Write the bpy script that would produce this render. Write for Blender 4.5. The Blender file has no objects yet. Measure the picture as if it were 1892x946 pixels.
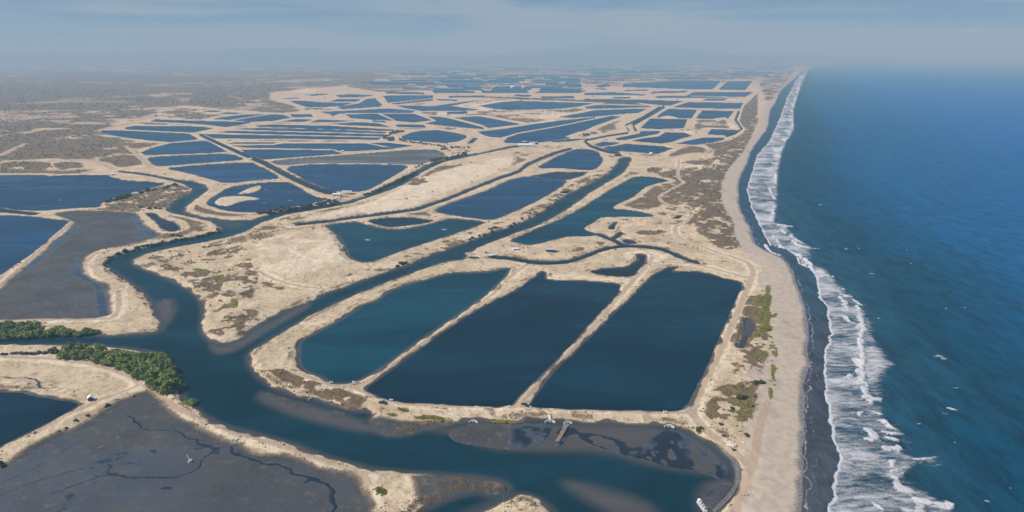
import bpy, math, random
import numpy as np
from mathutils import Vector

random.seed(7)
rng = np.random.default_rng(11)
scene = bpy.context.scene
R = math.radians

# ------------------------------------------------------------------ camera
H = 200.0                      # flying height, metres above the sea
FPX = 1261.0                   # focal length in pixels of a 1892 px wide frame
PITCH = math.atan((473 - 104) / FPX)
cd = bpy.data.cameras.new("camera")
cd.sensor_width = 36.0
cd.lens = 36.0 * FPX / 1892.0
cd.clip_start = 1.0
cd.clip_end = 200000.0
cam = bpy.data.objects.new("camera", cd)
scene.collection.objects.link(cam)
cam.location = (0, 0, H)
cam.rotation_euler = (math.pi / 2 - PITCH, 0, 0)
scene.camera = cam

# ------------------------------------------------------------------ sky, sun, exposure
SUN_EL, SUN_AZ = R(48), R(-98)      # azimuth measured from +Y towards +X: the sun stands to the left
world = bpy.data.worlds.new("World")
scene.world = world
world.use_nodes = True
wn, wl = world.node_tree.nodes, world.node_tree.links
wn.clear()
w_out = wn.new("ShaderNodeOutputWorld")
w_bg = wn.new("ShaderNodeBackground")
w_bg.inputs["Strength"].default_value = 0.078
sky = wn.new("ShaderNodeTexSky")
sky.sky_type = 'NISHITA'
sky.sun_disc = False
sky.sun_elevation = SUN_EL
sky.sun_rotation = SUN_AZ
sky.altitude = 200
sky.air_density = 1.3
sky.dust_density = 0.6
sky.ozone_density = 2.0
# thin grey cloud sheets
tc = wn.new("ShaderNodeTexCoord")
mp = wn.new("ShaderNodeMapping")
mp.inputs["Scale"].default_value = (1.3, 1.3, 13.0)
mp.inputs["Location"].default_value = (0.35, 0.1, 0.25)
nz = wn.new("ShaderNodeTexNoise")
nz.inputs["Scale"].default_value = 1.9
nz.inputs["Detail"].default_value = 6
nz.inputs["Roughness"].default_value = 0.5
nz.inputs["Distortion"].default_value = 0.4
rp = wn.new("ShaderNodeValToRGB")
rp.color_ramp.elements[0].position = 0.43
rp.color_ramp.elements[0].color = (0.40, 0.40, 0.40, 1)
rp.color_ramp.elements[1].position = 0.57
rp.color_ramp.elements[1].color = (0.97, 0.97, 0.97, 1)
mx = wn.new("ShaderNodeMixRGB")
mx.inputs["Color2"].default_value = (1.0, 2.2, 4.8, 1)
wl.new(tc.outputs["Generated"], mp.inputs["Vector"])
wl.new(mp.outputs["Vector"], nz.inputs["Vector"])
wl.new(nz.outputs["Fac"], rp.inputs["Fac"])
wl.new(rp.outputs["Color"], mx.inputs["Fac"])
wl.new(sky.outputs["Color"], mx.inputs["Color1"])
wl.new(mx.outputs["Color"], w_bg.inputs["Color"])
wl.new(w_bg.outputs["Background"], w_out.inputs["Surface"])

sd_ = bpy.data.lights.new("sun", 'SUN')
sd_.energy = 4.8
sd_.angle = R(0.6)
sd_.color = (1.0, 0.915, 0.80)
sun = bpy.data.objects.new("sun", sd_)
scene.collection.objects.link(sun)
_sv = Vector((math.sin(SUN_AZ) * math.cos(SUN_EL), math.cos(SUN_AZ) * math.cos(SUN_EL), math.sin(SUN_EL)))
sun.rotation_euler = (-_sv).to_track_quat('-Z', 'Y').to_euler()
sun.location = (-300, -100, 600)

vs = scene.view_settings
vs.view_transform = 'Standard'
vs.look = 'None'
vs.gamma = 1.0
vs.exposure = 0.2
vs.use_curve_mapping = False
scene.render.engine = 'CYCLES'
scene.cycles.use_denoising = True
scene.cycles.max_bounces = 5
scene.cycles.transparent_max_bounces = 8
scene.cycles.volume_bounces = 0

HAZE_DENSITY = 1.0 / 6100.0
HAZE_TOP = 720.0

# ------------------------------------------------------------------ projection helpers
CP, SP = math.cos(PITCH), math.sin(PITCH)

def unproj(u, v, z=0.0):
    u = np.asarray(u, float); v = np.asarray(v, float)
    x = (u - 946) / FPX; y = (473 - v) / FPX
    dz = y * CP - SP
    t = (z - H) / dz
    return x * t, (CP + y * SP) * t

def proj(X, Y, Z=0.0):
    dy = Y; dz = Z - H
    f = dy * CP - dz * SP
    upc = dy * SP + dz * CP
    return 946 + FPX * X / f, 473 - FPX * upc / f

ZR = dict(A=(180, 160, 320), B=(480, 130, 320), C=(780, 130, 320), D=(1080, 130, 320), E=(380, 230, 320),
          F=(680, 220, 320), G=(0, 230, 320), H=(0, 310, 480), I=(470, 310, 480), J=(940, 230, 480),
          K=(1412, 310, 480), L=(0, 540, 480), M=(470, 540, 480), N=(940, 460, 480), O=(1412, 540, 480),
          Q=(0, 706, 480), R=(470, 706, 480), S=(940, 706, 480), T=(1412, 706, 480), P=(0, 0, 1892))

def Z(k, *c):
    x0, y0, w = ZR[k]; s = w / 1892.0
    p = np.array(c, float).reshape(-1, 2)
    return [(x0 + a * s, y0 + b * s) for a, b in p]

def strip(pts, w0, w1=None):
    """outline of a band around a line, widths across the line as seen from the air"""
    w1 = w0 if w1 is None else w1
    p = np.array(pts, float); n = len(p)
    t = np.gradient(p, axis=0)
    t /= np.linalg.norm(t, axis=1)[:, None] + 1e-9
    nn = np.stack([-t[:, 1], t[:, 0]], 1)
    w = np.linspace(w0, w1, n)[:, None] / 2
    return [tuple(a) for a in np.concatenate([p + nn * w, (p - nn * w)[::-1]])]

def chaikin(P, closed=True, it=1):
    P = np.asarray(P, float)
    for _ in range(it):
        Q = np.roll(P, -1, 0) if closed else P[1:]
        A = P if closed else P[:-1]
        n = np.empty((2 * len(A), 2))
        n[0::2] = A * .78 + Q * .22; n[1::2] = A * .22 + Q * .78
        if not closed:
            n = np.vstack([P[:1], n, P[-1:]])
        P = n
    return P

def world_poly(pts, z, it=1, closed=True):
    p = np.array(pts, float)
    if it: p = chaikin(p, closed, it)
    X, Y = unproj(p[:, 0], p[:, 1], z)
    return np.stack([X, Y], 1)

def seg_dist(px, py, P, closed=True):
    """unsigned distance to a polyline and inside flag"""
    d2 = np.full(px.shape, 1e18); ins = np.zeros(px.shape, bool)
    n = len(P)
    for i in range(n if closed else n - 1):
        ax, ay = P[i]; bx, by = P[(i + 1) % n]
        ex, ey = bx - ax, by - ay
        L2 = ex * ex + ey * ey + 1e-12
        wx = px - ax; wy = py - ay
        t = np.clip((wx * ex + wy * ey) / L2, 0, 1)
        qx = wx - t * ex; qy = wy - t * ey
        np.minimum(d2, qx * qx + qy * qy, out=d2)
        if closed and ay != by:
            c = ((ay > py) != (by > py))
            ins ^= c & (px < ex * (py - ay) / (by - ay) + ax)
    return np.sqrt(d2), ins

def sdist(X, Y, P, margin):
    """signed distance (positive outside) for the points near polygon P; returns index, values"""
    lo = P.min(0) - margin; hi = P.max(0) + margin
    idx = np.nonzero((X > lo[0]) & (X < hi[0]) & (Y > lo[1]) & (Y < hi[1]))[0]
    if len(idx) == 0: return idx, np.zeros(0)
    d, ins = seg_dist(X[idx], Y[idx], P)
    return idx, np.where(ins, -d, d)

_tab = rng.random((512, 512))
def vnoise(x, y):
    xi = np.floor(x).astype(np.int64); yi = np.floor(y).astype(np.int64)
    fx = x - xi; fy = y - yi
    fx = fx * fx * (3 - 2 * fx); fy = fy * fy * (3 - 2 * fy)
    a = _tab[xi & 511, yi & 511]; b = _tab[(xi + 1) & 511, yi & 511]
    c = _tab[xi & 511, (yi + 1) & 511]; d = _tab[(xi + 1) & 511, (yi + 1) & 511]
    return (a * (1 - fx) + b * fx) * (1 - fy) + (c * (1 - fx) + d * fx) * fy
def fbm(x, y, o=4, g=0.5):
    s = 0; a = 1; t = 0
    for i in range(o):
        s = s + a * vnoise(x * 2 ** i + 37.1 * i, y * 2 ** i + 11.7 * i); t += a; a *= g
    return s / t
def sstep(a, b, x):
    t = np.clip((x - a) / (b - a), 0, 1)
    return t * t * (3 - 2 * t)

# ------------------------------------------------------------------ the map, traced as outlines on the ground
estuary_px = [(-500, 620), (0, 621), (84, 621), (178, 621), (254, 619), (299, 614), (302, 601), (289, 581), (286, 565), (266, 543),
    (254, 533), (223, 510), (197, 494), (194, 486), (211, 475), (241, 465), (292, 452), (355, 439), (406, 428), (410, 422),
    (396, 411), (355, 401), (317, 394), (309, 386), (320, 373), (337, 364), (360, 352), (342, 341), (317, 334), (279, 326),
    (243, 321), (221, 319), (221, 315.5), (254, 319.5), (292, 325), (330, 333), (368, 338), (384, 348), (380, 356), (355, 371),
    (340, 386), (338, 392), (360, 399), (406, 406), (454, 409), (477, 405), (500, 396), (520, 391), (560, 384), (622, 376), (653, 370),
    (681, 361), (703, 348), (739, 332), (770, 316), (788, 306), (800, 300.5), (826, 295), (858, 287.5), (900, 280.5), (950, 268.5),
    (966, 268.5), (966, 271.6), (942, 274), (900, 282.8), (866, 289.5), (849, 293.5), (819, 299.5), (790, 313), (764, 328), (748, 340),
    (722, 351), (697, 359.5), (680, 365), (648, 376), (622, 381), (571, 390), (533, 396), (518, 400), (483, 411), (470, 418),
    (452, 429), (419, 439), (368, 449.5), (304, 461), (266, 470), (244, 480), (245, 489), (266, 499), (304, 513), (330, 526), (360, 543),
    (374, 563), (374, 586), (372, 614), (388, 631), (406, 638), (431, 634), (474, 607), (508, 583), (571, 558), (612, 539), (660, 523),
    (724, 500), (749, 493), (787, 475), (850, 453), (889, 439), (927, 424), (950, 418), (991, 400), (1041, 364), (1082, 344),
    (1118, 326), (1135, 311), (1143, 298), (1147, 291), (1168, 291), (1158, 309), (1153, 319), (1118, 339), (1077, 364), (1041, 392),
    (991, 418), (945, 433), (863, 466), (863, 479), (820, 484), (774, 500), (724, 518), (642, 550), (571, 584), (521, 614), (470, 644),
    (458, 655), (459, 670), (470, 690), (495, 711), (533, 729), (576, 738), (612, 749), (648, 759), (680, 760), (694, 765), (681, 777),
    (686, 792), (711, 805), (749, 805), (774, 797), (825, 787), (863, 779.5), (940, 782), (998, 776), (1046, 779.5), (1118, 783),
    (1168, 785), (1239, 785), (1270, 798), (1320, 828), (1346, 848), (1361, 878), (1356, 904), (1331, 934), (1312, 955), (1290, 1010),
    (1240, 1060), (1090, 1060), (1035, 960), (1018, 940), (985, 918), (960, 914), (940, 921), (918, 932), (880, 946), (840, 960), (780, 1000),
    (740, 985), (772, 946), (812, 929), (850, 914), (889, 909), (901, 916), (920, 915), (944, 904), (927, 889), (876, 881), (812, 876), (736, 873),
    (691, 868), (635, 853), (584, 839), (546, 823), (503, 810), (480, 805), (440, 794), (406, 785), (368, 764), (355, 749), (340, 739), (333, 716),
    (320, 682), (304, 659), (279, 650), (241, 644), (193, 640), (152, 637.6), (76, 637), (0, 637), (-500, 637)]

W = []      # water bodies: (outline, level, tint, label)
def pond(pts, tint='blue', label=None, lvl=0.5, it=1):
    W.append([pts, lvl + 0.004 * len(W) % 0.12, tint, label, it])

# --- the three big ponds in the middle
pond([(554, 679), (550, 667), (552, 652), (551, 639), (557, 629), (582, 616), (612, 601), (648, 579), (663, 567), (698, 555), (716, 540), (752, 526),
      (787, 518), (833, 504), (876, 504), (905, 503), (942, 495), (940, 505), (901, 544), (845, 583), (769, 634), (711, 677), (670, 701), (645, 709),
      (617, 709.5), (607, 706), (592, 697), (571, 690)], 'teal', "teal water of the left pond of the three big ponds")
pond([(988, 514), (1000, 503), (1009, 504), (1006, 512), (1010, 518), (1067, 519.6), (1118, 523), (1146, 526), (1143, 538), (1130, 556), (1102, 584), (1046, 648),
      (996, 697), (960, 731), (945, 748), (938, 751), (876, 750.5), (787, 745.5), (731, 742), (706, 734), (685, 726), (678, 721), (680, 715), (724, 686),
      (759, 659), (800, 629), (850, 593), (901, 563), (927, 550), (950, 541), (965, 528)], 'navy', "dark navy water of the middle pond of the three big ponds")
pond([(1242, 505), (1240, 498), (1252, 494), (1240, 494), (1209, 508), (1194, 523), (1163, 554), (1118, 597), (1067, 648), (1024, 688), (998, 721), (978, 748), (983, 753),
      (1054, 755.5), (1143, 758), (1244, 760), (1260, 757), (1270, 746), (1280, 726), (1290, 706), (1298, 696), (1320, 643), (1343, 592), (1361, 551),
      (1370, 533), (1371, 522), (1336, 514), (1295, 503), (1257, 502)], 'deep', "deep blue water of the right pond of the three big ponds")
pond(Z('N', 590,165, 700,145, 850,140, 900,110, 960,80, 930,40, 1000,45, 990,95, 940,160, 890,205, 750,200, 640,180), 'dark', "small dark pond with a creek arm between the two dike roads")
pond(Z('J', 10,850, 110,870, 180,875, 350,830, 450,810, 560,815, 660,805, 560,780, 540,750, 620,710, 650,680, 720,670, 1060,672, 1000,650, 850,625, 760,620,
      755,600, 800,570, 900,530, 980,460, 1060,430, 1170,410, 1100,395, 1000,383, 920,385, 830,430, 700,510, 560,600, 400,690, 200,770), 'teal', "lagoon with long side arms beside the straight river")
pond(Z('I', 520,420, 720,395, 780,405, 900,440, 1000,455, 1100,450, 1250,420, 1400,380, 1420,368, 1680,395, 1640,420, 1400,500, 1120,590, 880,680, 800,693,
      720,670, 690,650, 670,600, 640,540, 590,480, 540,440), 'teal', "teal pond with a pointed tail wrapped around the lens-shaped pond")
pond(Z('I', 810,385, 1050,360, 1200,372, 1300,385, 1250,405, 1000,437, 880,410), 'deep', "small lens-shaped pond ringed by its own pale dike")
pond([(799, 391), (825, 378.5), (876, 362), (901, 353), (921, 343), (940, 334), (973, 326.5), (1010, 330), (1049, 333), (1034, 347), (991, 372), (945, 393), (914, 405),
      (899, 406), (850, 399)], 'blue', "long blue pond between the asphalt-dark canal and the scrubby river dike")
pond(Z('J', 200,320, 300,270, 360,235, 430,210, 480,185, 580,183, 640,200, 665,235, 680,270, 620,335, 450,325, 400,315), 'blue', "rounded blue pond at the bend of the dark canal")
pond(Z('J', 170,375, 280,360, 330,352, 565,350, 540,370, 440,400, 300,388), 'dark', "thin dark strip of water below the rounded blue pond", it=0)
# --- left side
pond([(-500, 350), (0, 339)] + Z('G', 300,600, 450,585, 550,570, 700,560, 1150,555, 1200,575, 1270,600, 1400,620, 1650,635, 1810,652, 1650,690, 1480,730, 1300,780,
      1150,830, 1085,870, 1090,900, 900,905, 650,925, 480,940, 320,938, 150,925) + [(0, 381), (-500, 372)], 'blue', "wide blue pond with wind streaks at the left edge, above the drained mud pond")
pond([(-500, 324)] + Z('G', 0,560, 480,558, 520,562, 400,590, 0,635) + [(-500, 345)], 'blue', "narrow wedge of blue pond at the left edge under the grey scrub")
pond([(-400, 399), (0, 399)] + Z('H', 150,350, 360,375, 500,390, 480,410, 400,480, 300,570, 180,660, 0,775) + [(-150, 640), (-400, 860)], 'blue', "blue pond at the left edge beside the long straight dike road")
pond([(-300, 378), (0, 385)] + Z('H', 90,315, 300,335, 250,345, 100,330, 0,322) + [(-300, 386)], 'dark', "thin ditch of water between two left-hand ponds")
pond(Z('H', 1060,335, 1120,330, 1180,380, 1270,400, 1310,450, 1250,468, 1190,450, 1150,400), 'dark', "small oblong dark pond on the sandy river spit")
pond([(-500, 726), (0, 725)] + Z('Q', 150,75, 220,100, 400,125, 595,155, 500,215, 300,320, 0,470) + [(-350, 990), (-500, 1000)], 'navy', "dark navy pond at the left edge beside the white-roofed hut")
pond([(384, 378), (390, 369), (405, 360), (424, 347), (464, 340), (529, 336.5), (536, 341), (554, 348), (566, 358), (583, 365), (605, 368), (583, 374), (549, 380.5),
      (527, 383), (495, 390), (470, 392), (431, 391), (401, 384)], 'blue', "pond with pale sandbars standing out of its water")
# --- left middle distance
pond(Z('A', 25,500, 60,480, 180,478, 1000,515, 1110,575, 800,605, 600,590, 300,555, 100,520), 'blue', "long blue pond tapering to a point towards the grey scrub")
pond(Z('A', 300,450, 400,430, 1000,435, 1150,440, 1270,455, 1050,500, 700,485, 310,465), 'blue', "long pond just behind the one that tapers to a point")
pond(Z('A', 575,380, 640,358, 900,370, 1300,380, 1700,390, 1560,420, 1400,440, 1200,415, 900,395), 'blue', "thin pond in front of the pale salt field")
pond(Z('A', 1250,355, 1350,335, 1600,305, 1860,300, 1600,340, 1450,365), 'blue', "slanting narrow pond right of the pale salt field", it=0)
pond(Z('A', 1300,295, 1420,280, 1620,292, 1480,302), 'blue', None, it=0)
pond(Z('A', 1130,272, 1250,258, 1390,266, 1280,278), 'blue', None, it=0)
pond([(430, 222.5), (465, 217), (500, 211.6), (522, 212), (538, 217), (505, 223), (467, 225)], 'blue', None)
pond(Z('A', 475,720, 600,670, 800,620, 1180,590, 1250,620, 1420,710, 1250,725, 800,740, 520,748), 'blue', "topmost of the three stacked ponds left of the straight canal")
pond(Z('A', 560,790, 600,775, 900,755, 1450,735, 1610,800, 1400,815, 1000,845, 680,870, 640,860, 600,830), 'blue', "middle of the three stacked ponds left of the straight canal")
pond([(305, 312), (360, 306.5), (465, 300), (474, 308), (490, 313), (510, 325), (515, 330), (481, 332), (419, 339), (381, 328), (343, 318)], 'blue', "lowest of the three stacked ponds left of the straight canal")
pond(strip(Z('E', -70,105, 20,150, 150,210, 330,290, 520,368, 700,452, 880,553, 1100,655, 1300,735, 1420,750), 4.0, 6.5), 'dark', "straight dark canal between two pale dike roads", lvl=0.3)
pond([(375, 248), (480, 249.8), (705, 254.5), (699, 258), (480, 256), (395, 255.5)], 'blue', None, it=0)
pond([(400, 244.5), (420, 242), (480, 242.6), (712, 248.4), (708, 252.3), (480, 247.6)], 'blue', None, it=0)
pond([(427, 238), (480, 236.2), (600, 238.8), (715, 243.8), (712, 246.6), (480, 240.7)], 'blue', None, it=0)
pond([(470, 232.4), (500, 230), (608, 232.3), (744, 240.5), (717, 242), (480, 234.6)], 'blue', None, it=0)
pond([(608, 228.5), (666, 225.5), (700, 228), (723, 235), (632, 230.8)], 'blue', None, it=0)
pond(Z('E', 200,202, 420,193, 800,194, 740,210, 300,211), 'dark', None, it=0)
pond([(426, 269.5), (507, 268), (525, 265), (676, 265), (727, 275), (649, 279.5), (632, 279), (617, 275.5), (532, 274), (453, 272.6)], 'blue', "blue pond with a rounded right end above the curved pale dike")
pond([(680, 263.8), (717, 263.4), (766, 269.7), (730, 273.6)], 'blue', None, it=0)
pond(Z('E', 380,278, 700,273, 1380,290, 1480,320, 1100,347, 640,382, 560,345, 500,342), 'blue', "blue pond under the curved pale dike, right of the straight canal")
pond([(499, 299), (550, 293.5), (700, 283), (750, 278), (798, 276.7), (815, 282), (821, 288), (800, 296), (775, 304), (761, 304), (700, 301.5), (583, 300.5), (519, 306)], 'brown', "shallow brown-grey pond, muddier than its neighbours")
pond([(524, 309.5), (583, 304), (700, 304.5), (757, 306.5), (731, 322), (702, 338), (680, 350.5), (655, 355), (620, 353), (600, 347), (566, 332)], 'blue', "large blue pond above the pump station")
pond(Z('F', 370,190, 470,150, 600,125, 760,122, 950,150, 1070,180, 1080,200, 1000,240, 850,262, 600,245, 400,225, 375,210), 'blue', "oval blue pond ringed by a pale dike and grey bushes")
pond(Z('F', 1150,205, 1210,205, 1140,265, 1080,270), 'dark', None)
pond(Z('F', 200,205, 280,190, 300,235, 220,238), 'dark', None)
# --- centre distance
pond(Z('B', 650,455, 1000,440, 1400,418, 1700,442, 1660,463, 1000,462, 870,472, 790,500, 780,480), 'blue', None, it=0)
pond(Z('B', 930,482, 1280,474, 1460,548, 1250,540, 1000,520), 'blue', None, it=0)
pond(Z('B', 1325,472, 1690,478, 1880,545, 1690,568, 1500,552), 'blue', None, it=0)
pond(Z('C', 180,508, 300,528, 680,628, 670,640, 400,620, 200,600, 30,580, 165,550, 60,505), 'blue', None, it=0)
pond(Z('C', 350,515, 620,502, 1085,590, 900,608, 730,628, 640,588), 'blue', None, it=0)
pond(Z('C', 605,672, 900,640, 1200,592, 1490,552, 1892,512, 1892,518, 1500,600, 1050,678, 860,733, 740,725, 660,700), 'blue', "slanting pond behind the thin diagonal dike", it=0)
pond([(931, 262), (938, 254.5), (958, 247.5), (1034, 234), (1100, 220.4), (1131, 214.5), (1148, 214.8), (1097, 233), (1080, 241), (1066, 244), (1044, 252), (1056, 254.5), (1017, 260.5),
      (983, 264.5), (935, 264)], 'blue', "broad blue pond in front of the thin diagonal dike")
pond(Z('C', 1400,778, 1600,750, 1820,744, 1640,774, 1450,786), 'blue', None, it=0)
pond(Z('C', 610,390, 850,350, 1050,335, 1892,362, 1700,395, 1500,418, 950,433, 800,420), 'blue', "blue pond inside the pale V-shaped bank")
pond([(1030, 216.5), (1067, 210.5), (1100, 204), (1150, 202), (1197, 200.8), (1180, 208), (1148, 210.5), (1100, 215), (1058, 217.5)], 'blue', None, it=0)
pond([(1080, 197.5), (1105, 193.8), (1198, 195.5), (1205, 197.4), (1148, 199.6), (1085, 201)], 'blue', None, it=0)
pond(Z('B', 1345,278, 1892,272, 1892,302, 1400,352), 'blue', None, it=0)
pond(Z('B', 1430,360, 1892,310, 1892,330, 1480,374), 'blue', None, it=0)
pond([(730, 195), (770, 195.4), (800, 196.6), (845, 190), (900, 182.5), (838, 194.3), (832, 196), (890, 203.4), (860, 204), (780, 205), (745, 198.5)], 'blue', None, it=0)
pond(Z('B', 320,337, 450,332, 700,352, 1020,358, 900,385, 720,398, 530,403, 420,370), 'blue', "blue pond at the pale dike's corner far behind the scrub")
pond(Z('B', 750,340, 860,312, 1085,312, 1100,325, 1050,343), 'blue', None, it=0)
pond(Z('B', 840,402, 1090,362, 1165,315, 1255,305, 1340,380, 1300,397, 900,422), 'blue', None, it=0)
pond(Z('B', 480,270, 680,253, 770,258, 600,278), 'blue', None, it=0)
pond(Z('B', 820,272, 1000,260, 1260,272, 1150,288, 1000,296, 870,292), 'blue', None, it=0)
pond(Z('B', 230,310, 380,297, 480,300, 300,316), 'blue', None, it=0)
pond(Z('B', 200,563, 400,532, 590,537, 480,563), 'blue', None, it=0)
pond(Z('B', 540,563, 650,537, 1050,552, 800,568), 'blue', None, it=0)
# --- right distance
pond(Z('D', 785,515, 850,460, 920,422, 1235,432, 1165,525, 1030,522, 950,502, 850,500, 820,515), 'blue', "blue pond with a pale sand tongue on its near edge", it=0)
pond(Z('D', 1215,525, 1290,437, 1635,447, 1560,533, 1545,507, 1430,520, 1410,530), 'blue', "blue pond with a pale sand triangle in its near right corner", it=0)
pond(Z('D', 610,630, 720,528, 1125,537, 1085,630, 800,640), 'blue', "squarish blue pond right of the twin canals", it=0)
pond(Z('D', 1340,700, 1390,642, 1675,655, 1560,708), 'blue', "small four-sided pond at the bend of the beach-side canal", it=0)
pond(Z('D', 1000,800, 1100,777, 1290,737, 1525,737, 1525,755, 1400,788, 1200,813), 'blue', "long wedge pond nearest the beach scrub", it=0)
pond(Z('D', 330,745, 600,692, 620,667, 835,662, 800,692, 640,722, 450,758, 370,763), 'blue', None, it=0)
pond(Z('D', 510,770, 650,743, 810,724, 890,678, 1090,682, 1175,715, 1050,745, 950,783, 840,798, 640,783), 'blue', "blue pond beside a pale sand corner below the twin canals")
pond(Z('D', 100,810, 200,780, 400,790, 300,818, 170,833), 'blue', None)
pond(Z('D', 220,850, 450,804, 870,832, 945,855, 790,912, 500,888, 300,873), 'blue', "blue pond with the white dome on its near bank")
pond(Z('D', 960,400, 1140,348, 1735,358, 1700,418, 1300,412), 'blue', None, it=0)
pond(Z('D', 0,312, 600,322, 1085,337, 940,383, 880,383, 600,352, 0,334), 'blue', None, it=0)
pond(Z('D', 760,282, 1050,278, 1700,298, 800,304), 'blue', None, it=0)
pond(Z('D', 0,247, 300,238, 690,265, 640,274, 0,268), 'blue', None, it=0)
pond(Z('D', 1200,235, 1850,238, 1755,290, 1110,275), 'blue', None, it=0)
pond(Z('D', 100,170, 250,142, 300,170, 180,188), 'blue', None, it=0)
pond(Z('D', 420,145, 1090,108, 1500,112, 1400,205, 1100,203, 410,180), 'blue', None, it=0)
pond(Z('D', 1560,120, 1840,114, 1755,216, 1460,208), 'blue', None, it=0)
pond(strip(Z('D', 830,395, 640,510, 450,600, 490,665), 3.2), 'dark', "left one of the twin canals", lvl=0.3, it=0)
pond(strip(Z('D', 875,395, 720,488, 530,595, 565,665), 4.2), 'dark', "right one of the twin canals", lvl=0.3, it=0)
pond(strip(Z('D', 1690,445, 1650,540, 1720,640, 1640,692, 1540,722), 3.8, 3.0), 'dark', "beach-side canal with a sharp bend", lvl=0.3, it=0)
pond(strip(Z('D', 0,768, 250,716, 480,683), 3.4), 'dark', "dark ditch running to the twin canals", lvl=0.3, it=0)
pond(strip(Z('D', 0,775, 60,820, 150,860, 260,890, 370,905), 4, 5), 'dark', "short canal ending at the dark sluice shed", lvl=0.3, it=0)
# dark canal along the sand field, its outlet channel, the loop channel
pond(strip(Z('J', 450,178, 350,205, 230,250, 140,290, 80,340, 0,372) + Z('I', 1800,70, 1600,150, 1400,232, 1180,305, 1000,330, 700,368, 500,395, 310,415), 3.2, 4.0), 'dark', "long dark canal along the foot of the pale sand field", lvl=0.3, it=0)
pond(strip([(907, 475.5), (933, 476.5), (956, 480.5), (985, 485.5), (1020, 487.5), (1060, 482.5), (1092, 470), (1118, 460), (1151, 455), (1194, 456), (1232, 463), (1257, 476), (1292, 487.5)], 5.5, 4.5), 'dark', "curved loop channel behind the three big ponds", lvl=0.3)
pond(strip([(1152, 455), (1140, 447), (1122, 440.5), (1104, 433.5)], 5, 4), 'dark', "short channel joining the lagoon and the loop channel", lvl=0.32, it=0)
pond(strip([(1131, 442), (1140, 437), (1148, 430.5)], 5.5, 5), 'dark', "stub of channel beside the lagoon outlet", lvl=0.31, it=0)
pond(Z('J', 738,765, 740,745, 762,722, 795,712, 770,735, 770,765), 'dark', "crescent-shaped puddle on the sand east of the lagoon")
pond(Z('J', 825,852, 850,838, 890,845, 940,868, 870,868), 'dark', "shallow grey puddle above the loop channel")
pond(Z('J', 1190,690, 1225,665, 1265,665, 1240,685), 'dark', "little dark puddle by the winding sand road")
pond(Z('N', 1740,500, 1790,560, 1765,630, 1712,718, 1668,722, 1690,650, 1720,560), 'grey', "grey puddle in the dunes right of the big ponds")
pond(Z('I', 1730,650, 1800,640, 1892,655) + [(962, 478), (935, 479)], 'dark', None)
W.pop()
N_TRACED = len(W)
# --- far strips of pond fading into the haze
v0 = 119.6
while v0 < 177:
    sp = 1.9 + (v0 - 118) * .062
    lim = 1478 - (v0 - 118) * 1.35 if v0 < 146 else 1078
    u = random.uniform(720, 780) if v0 < 150 else (random.uniform(660, 720) if v0 < 162 else random.uniform(800, 830))
    while u < lim - 30:
        w_ = random.uniform(40, 150)
        if random.random() < .80:
            e = min(u + w_, lim - 6); th = sp - random.uniform(.75, 1.2) ; a = v0 + random.uniform(-.25, .25); sk = random.uniform(2, 16) * (1 if u > 900 else -.6); tl = random.uniform(-.5, .7)
            pond([(u, a), (u + sk, a - th), (e + sk, a - th + tl), (e, a + tl)], 'blue', None, it=0)
        u += w_ + random.uniform(5, 14)
    v0 += sp

# --- further small ponds squeezed between the traced ones, as the far plain is packed with them
_mu, _mv = np.meshgrid(np.arange(520, 1420, 1.5), np.arange(138, 246, .5)); _occ = np.zeros(_mu.shape, bool)
for r_ in W:
    P_ = np.array(r_[0])
    if P_[:, 1].min() < 250: _occ |= seg_dist(_mu, _mv, P_)[1]
for P_ in (Z('C', 900,470, 1200,430, 1850,425, 1480,515, 1490,560, 1140,595, 950,540, 700,470), Z('C', 300,390, 850,320, 1060,330, 600,390, 940,440, 700,450, 550,430), Z('D', 1170,540, 1610,550, 1700,650, 1330,650, 1150,640),
           Z('C', 1560,640, 1900,620, 1900,760, 1560,740), Z('D', 0,640, 400,640, 480,690, 0,740), Z('D', 900,650, 1280,648, 1190,725), Z('D', 380,400, 900,380, 640,680, 400,690)):
    _occ |= seg_dist(_mu, _mv, np.array(P_))[1]
_occ |= _mu > 1392 - (_mv - 140) * .35
_occ |= (_mu < 700 - (_mv - 160) * 2.0) & (_mv < 205)
for size in ((70, 4.6), (48, 4.0), (34, 3.4), (24, 2.8)):
    for _t in range(420):
        c_u, c_v = random.uniform(545, 1380), random.uniform(144, 236)
        w_, h_ = size[0] * random.uniform(.75, 1.3), size[1] * random.uniform(.8, 1.2) * (.55 + (c_v - 140) / 130); sk = random.uniform(-.25, .9) * (1 if c_u > 950 else -.6) * h_ * 3; tl = random.uniform(-.02, .03) * w_
        pts = [(c_u - w_ / 2, c_v + h_ / 2 - tl), (c_u - w_ / 2 + sk, c_v - h_ / 2 - tl), (c_u + w_ / 2 + sk, c_v - h_ / 2 + tl), (c_u + w_ / 2, c_v + h_ / 2 + tl)]
        q = np.array(pts); c_ = q.mean(0); big = c_ + (q - c_) * np.array([1 + 7 / w_, 1 + 2.0 / h_])
        box_ = (_mu > big[:, 0].min()) & (_mu < big[:, 0].max()) & (_mv > big[:, 1].min()) & (_mv < big[:, 1].max())
        ii_ = np.nonzero(box_)
        if len(ii_[0]) < 6: continue
        in_ = seg_dist(_mu[ii_], _mv[ii_], big)[1]
        if (_occ[ii_] & in_).any(): continue
        _occ[ii_[0][in_], ii_[1][in_]] = True
        pond(pts, 'blue', None, it=0)

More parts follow.
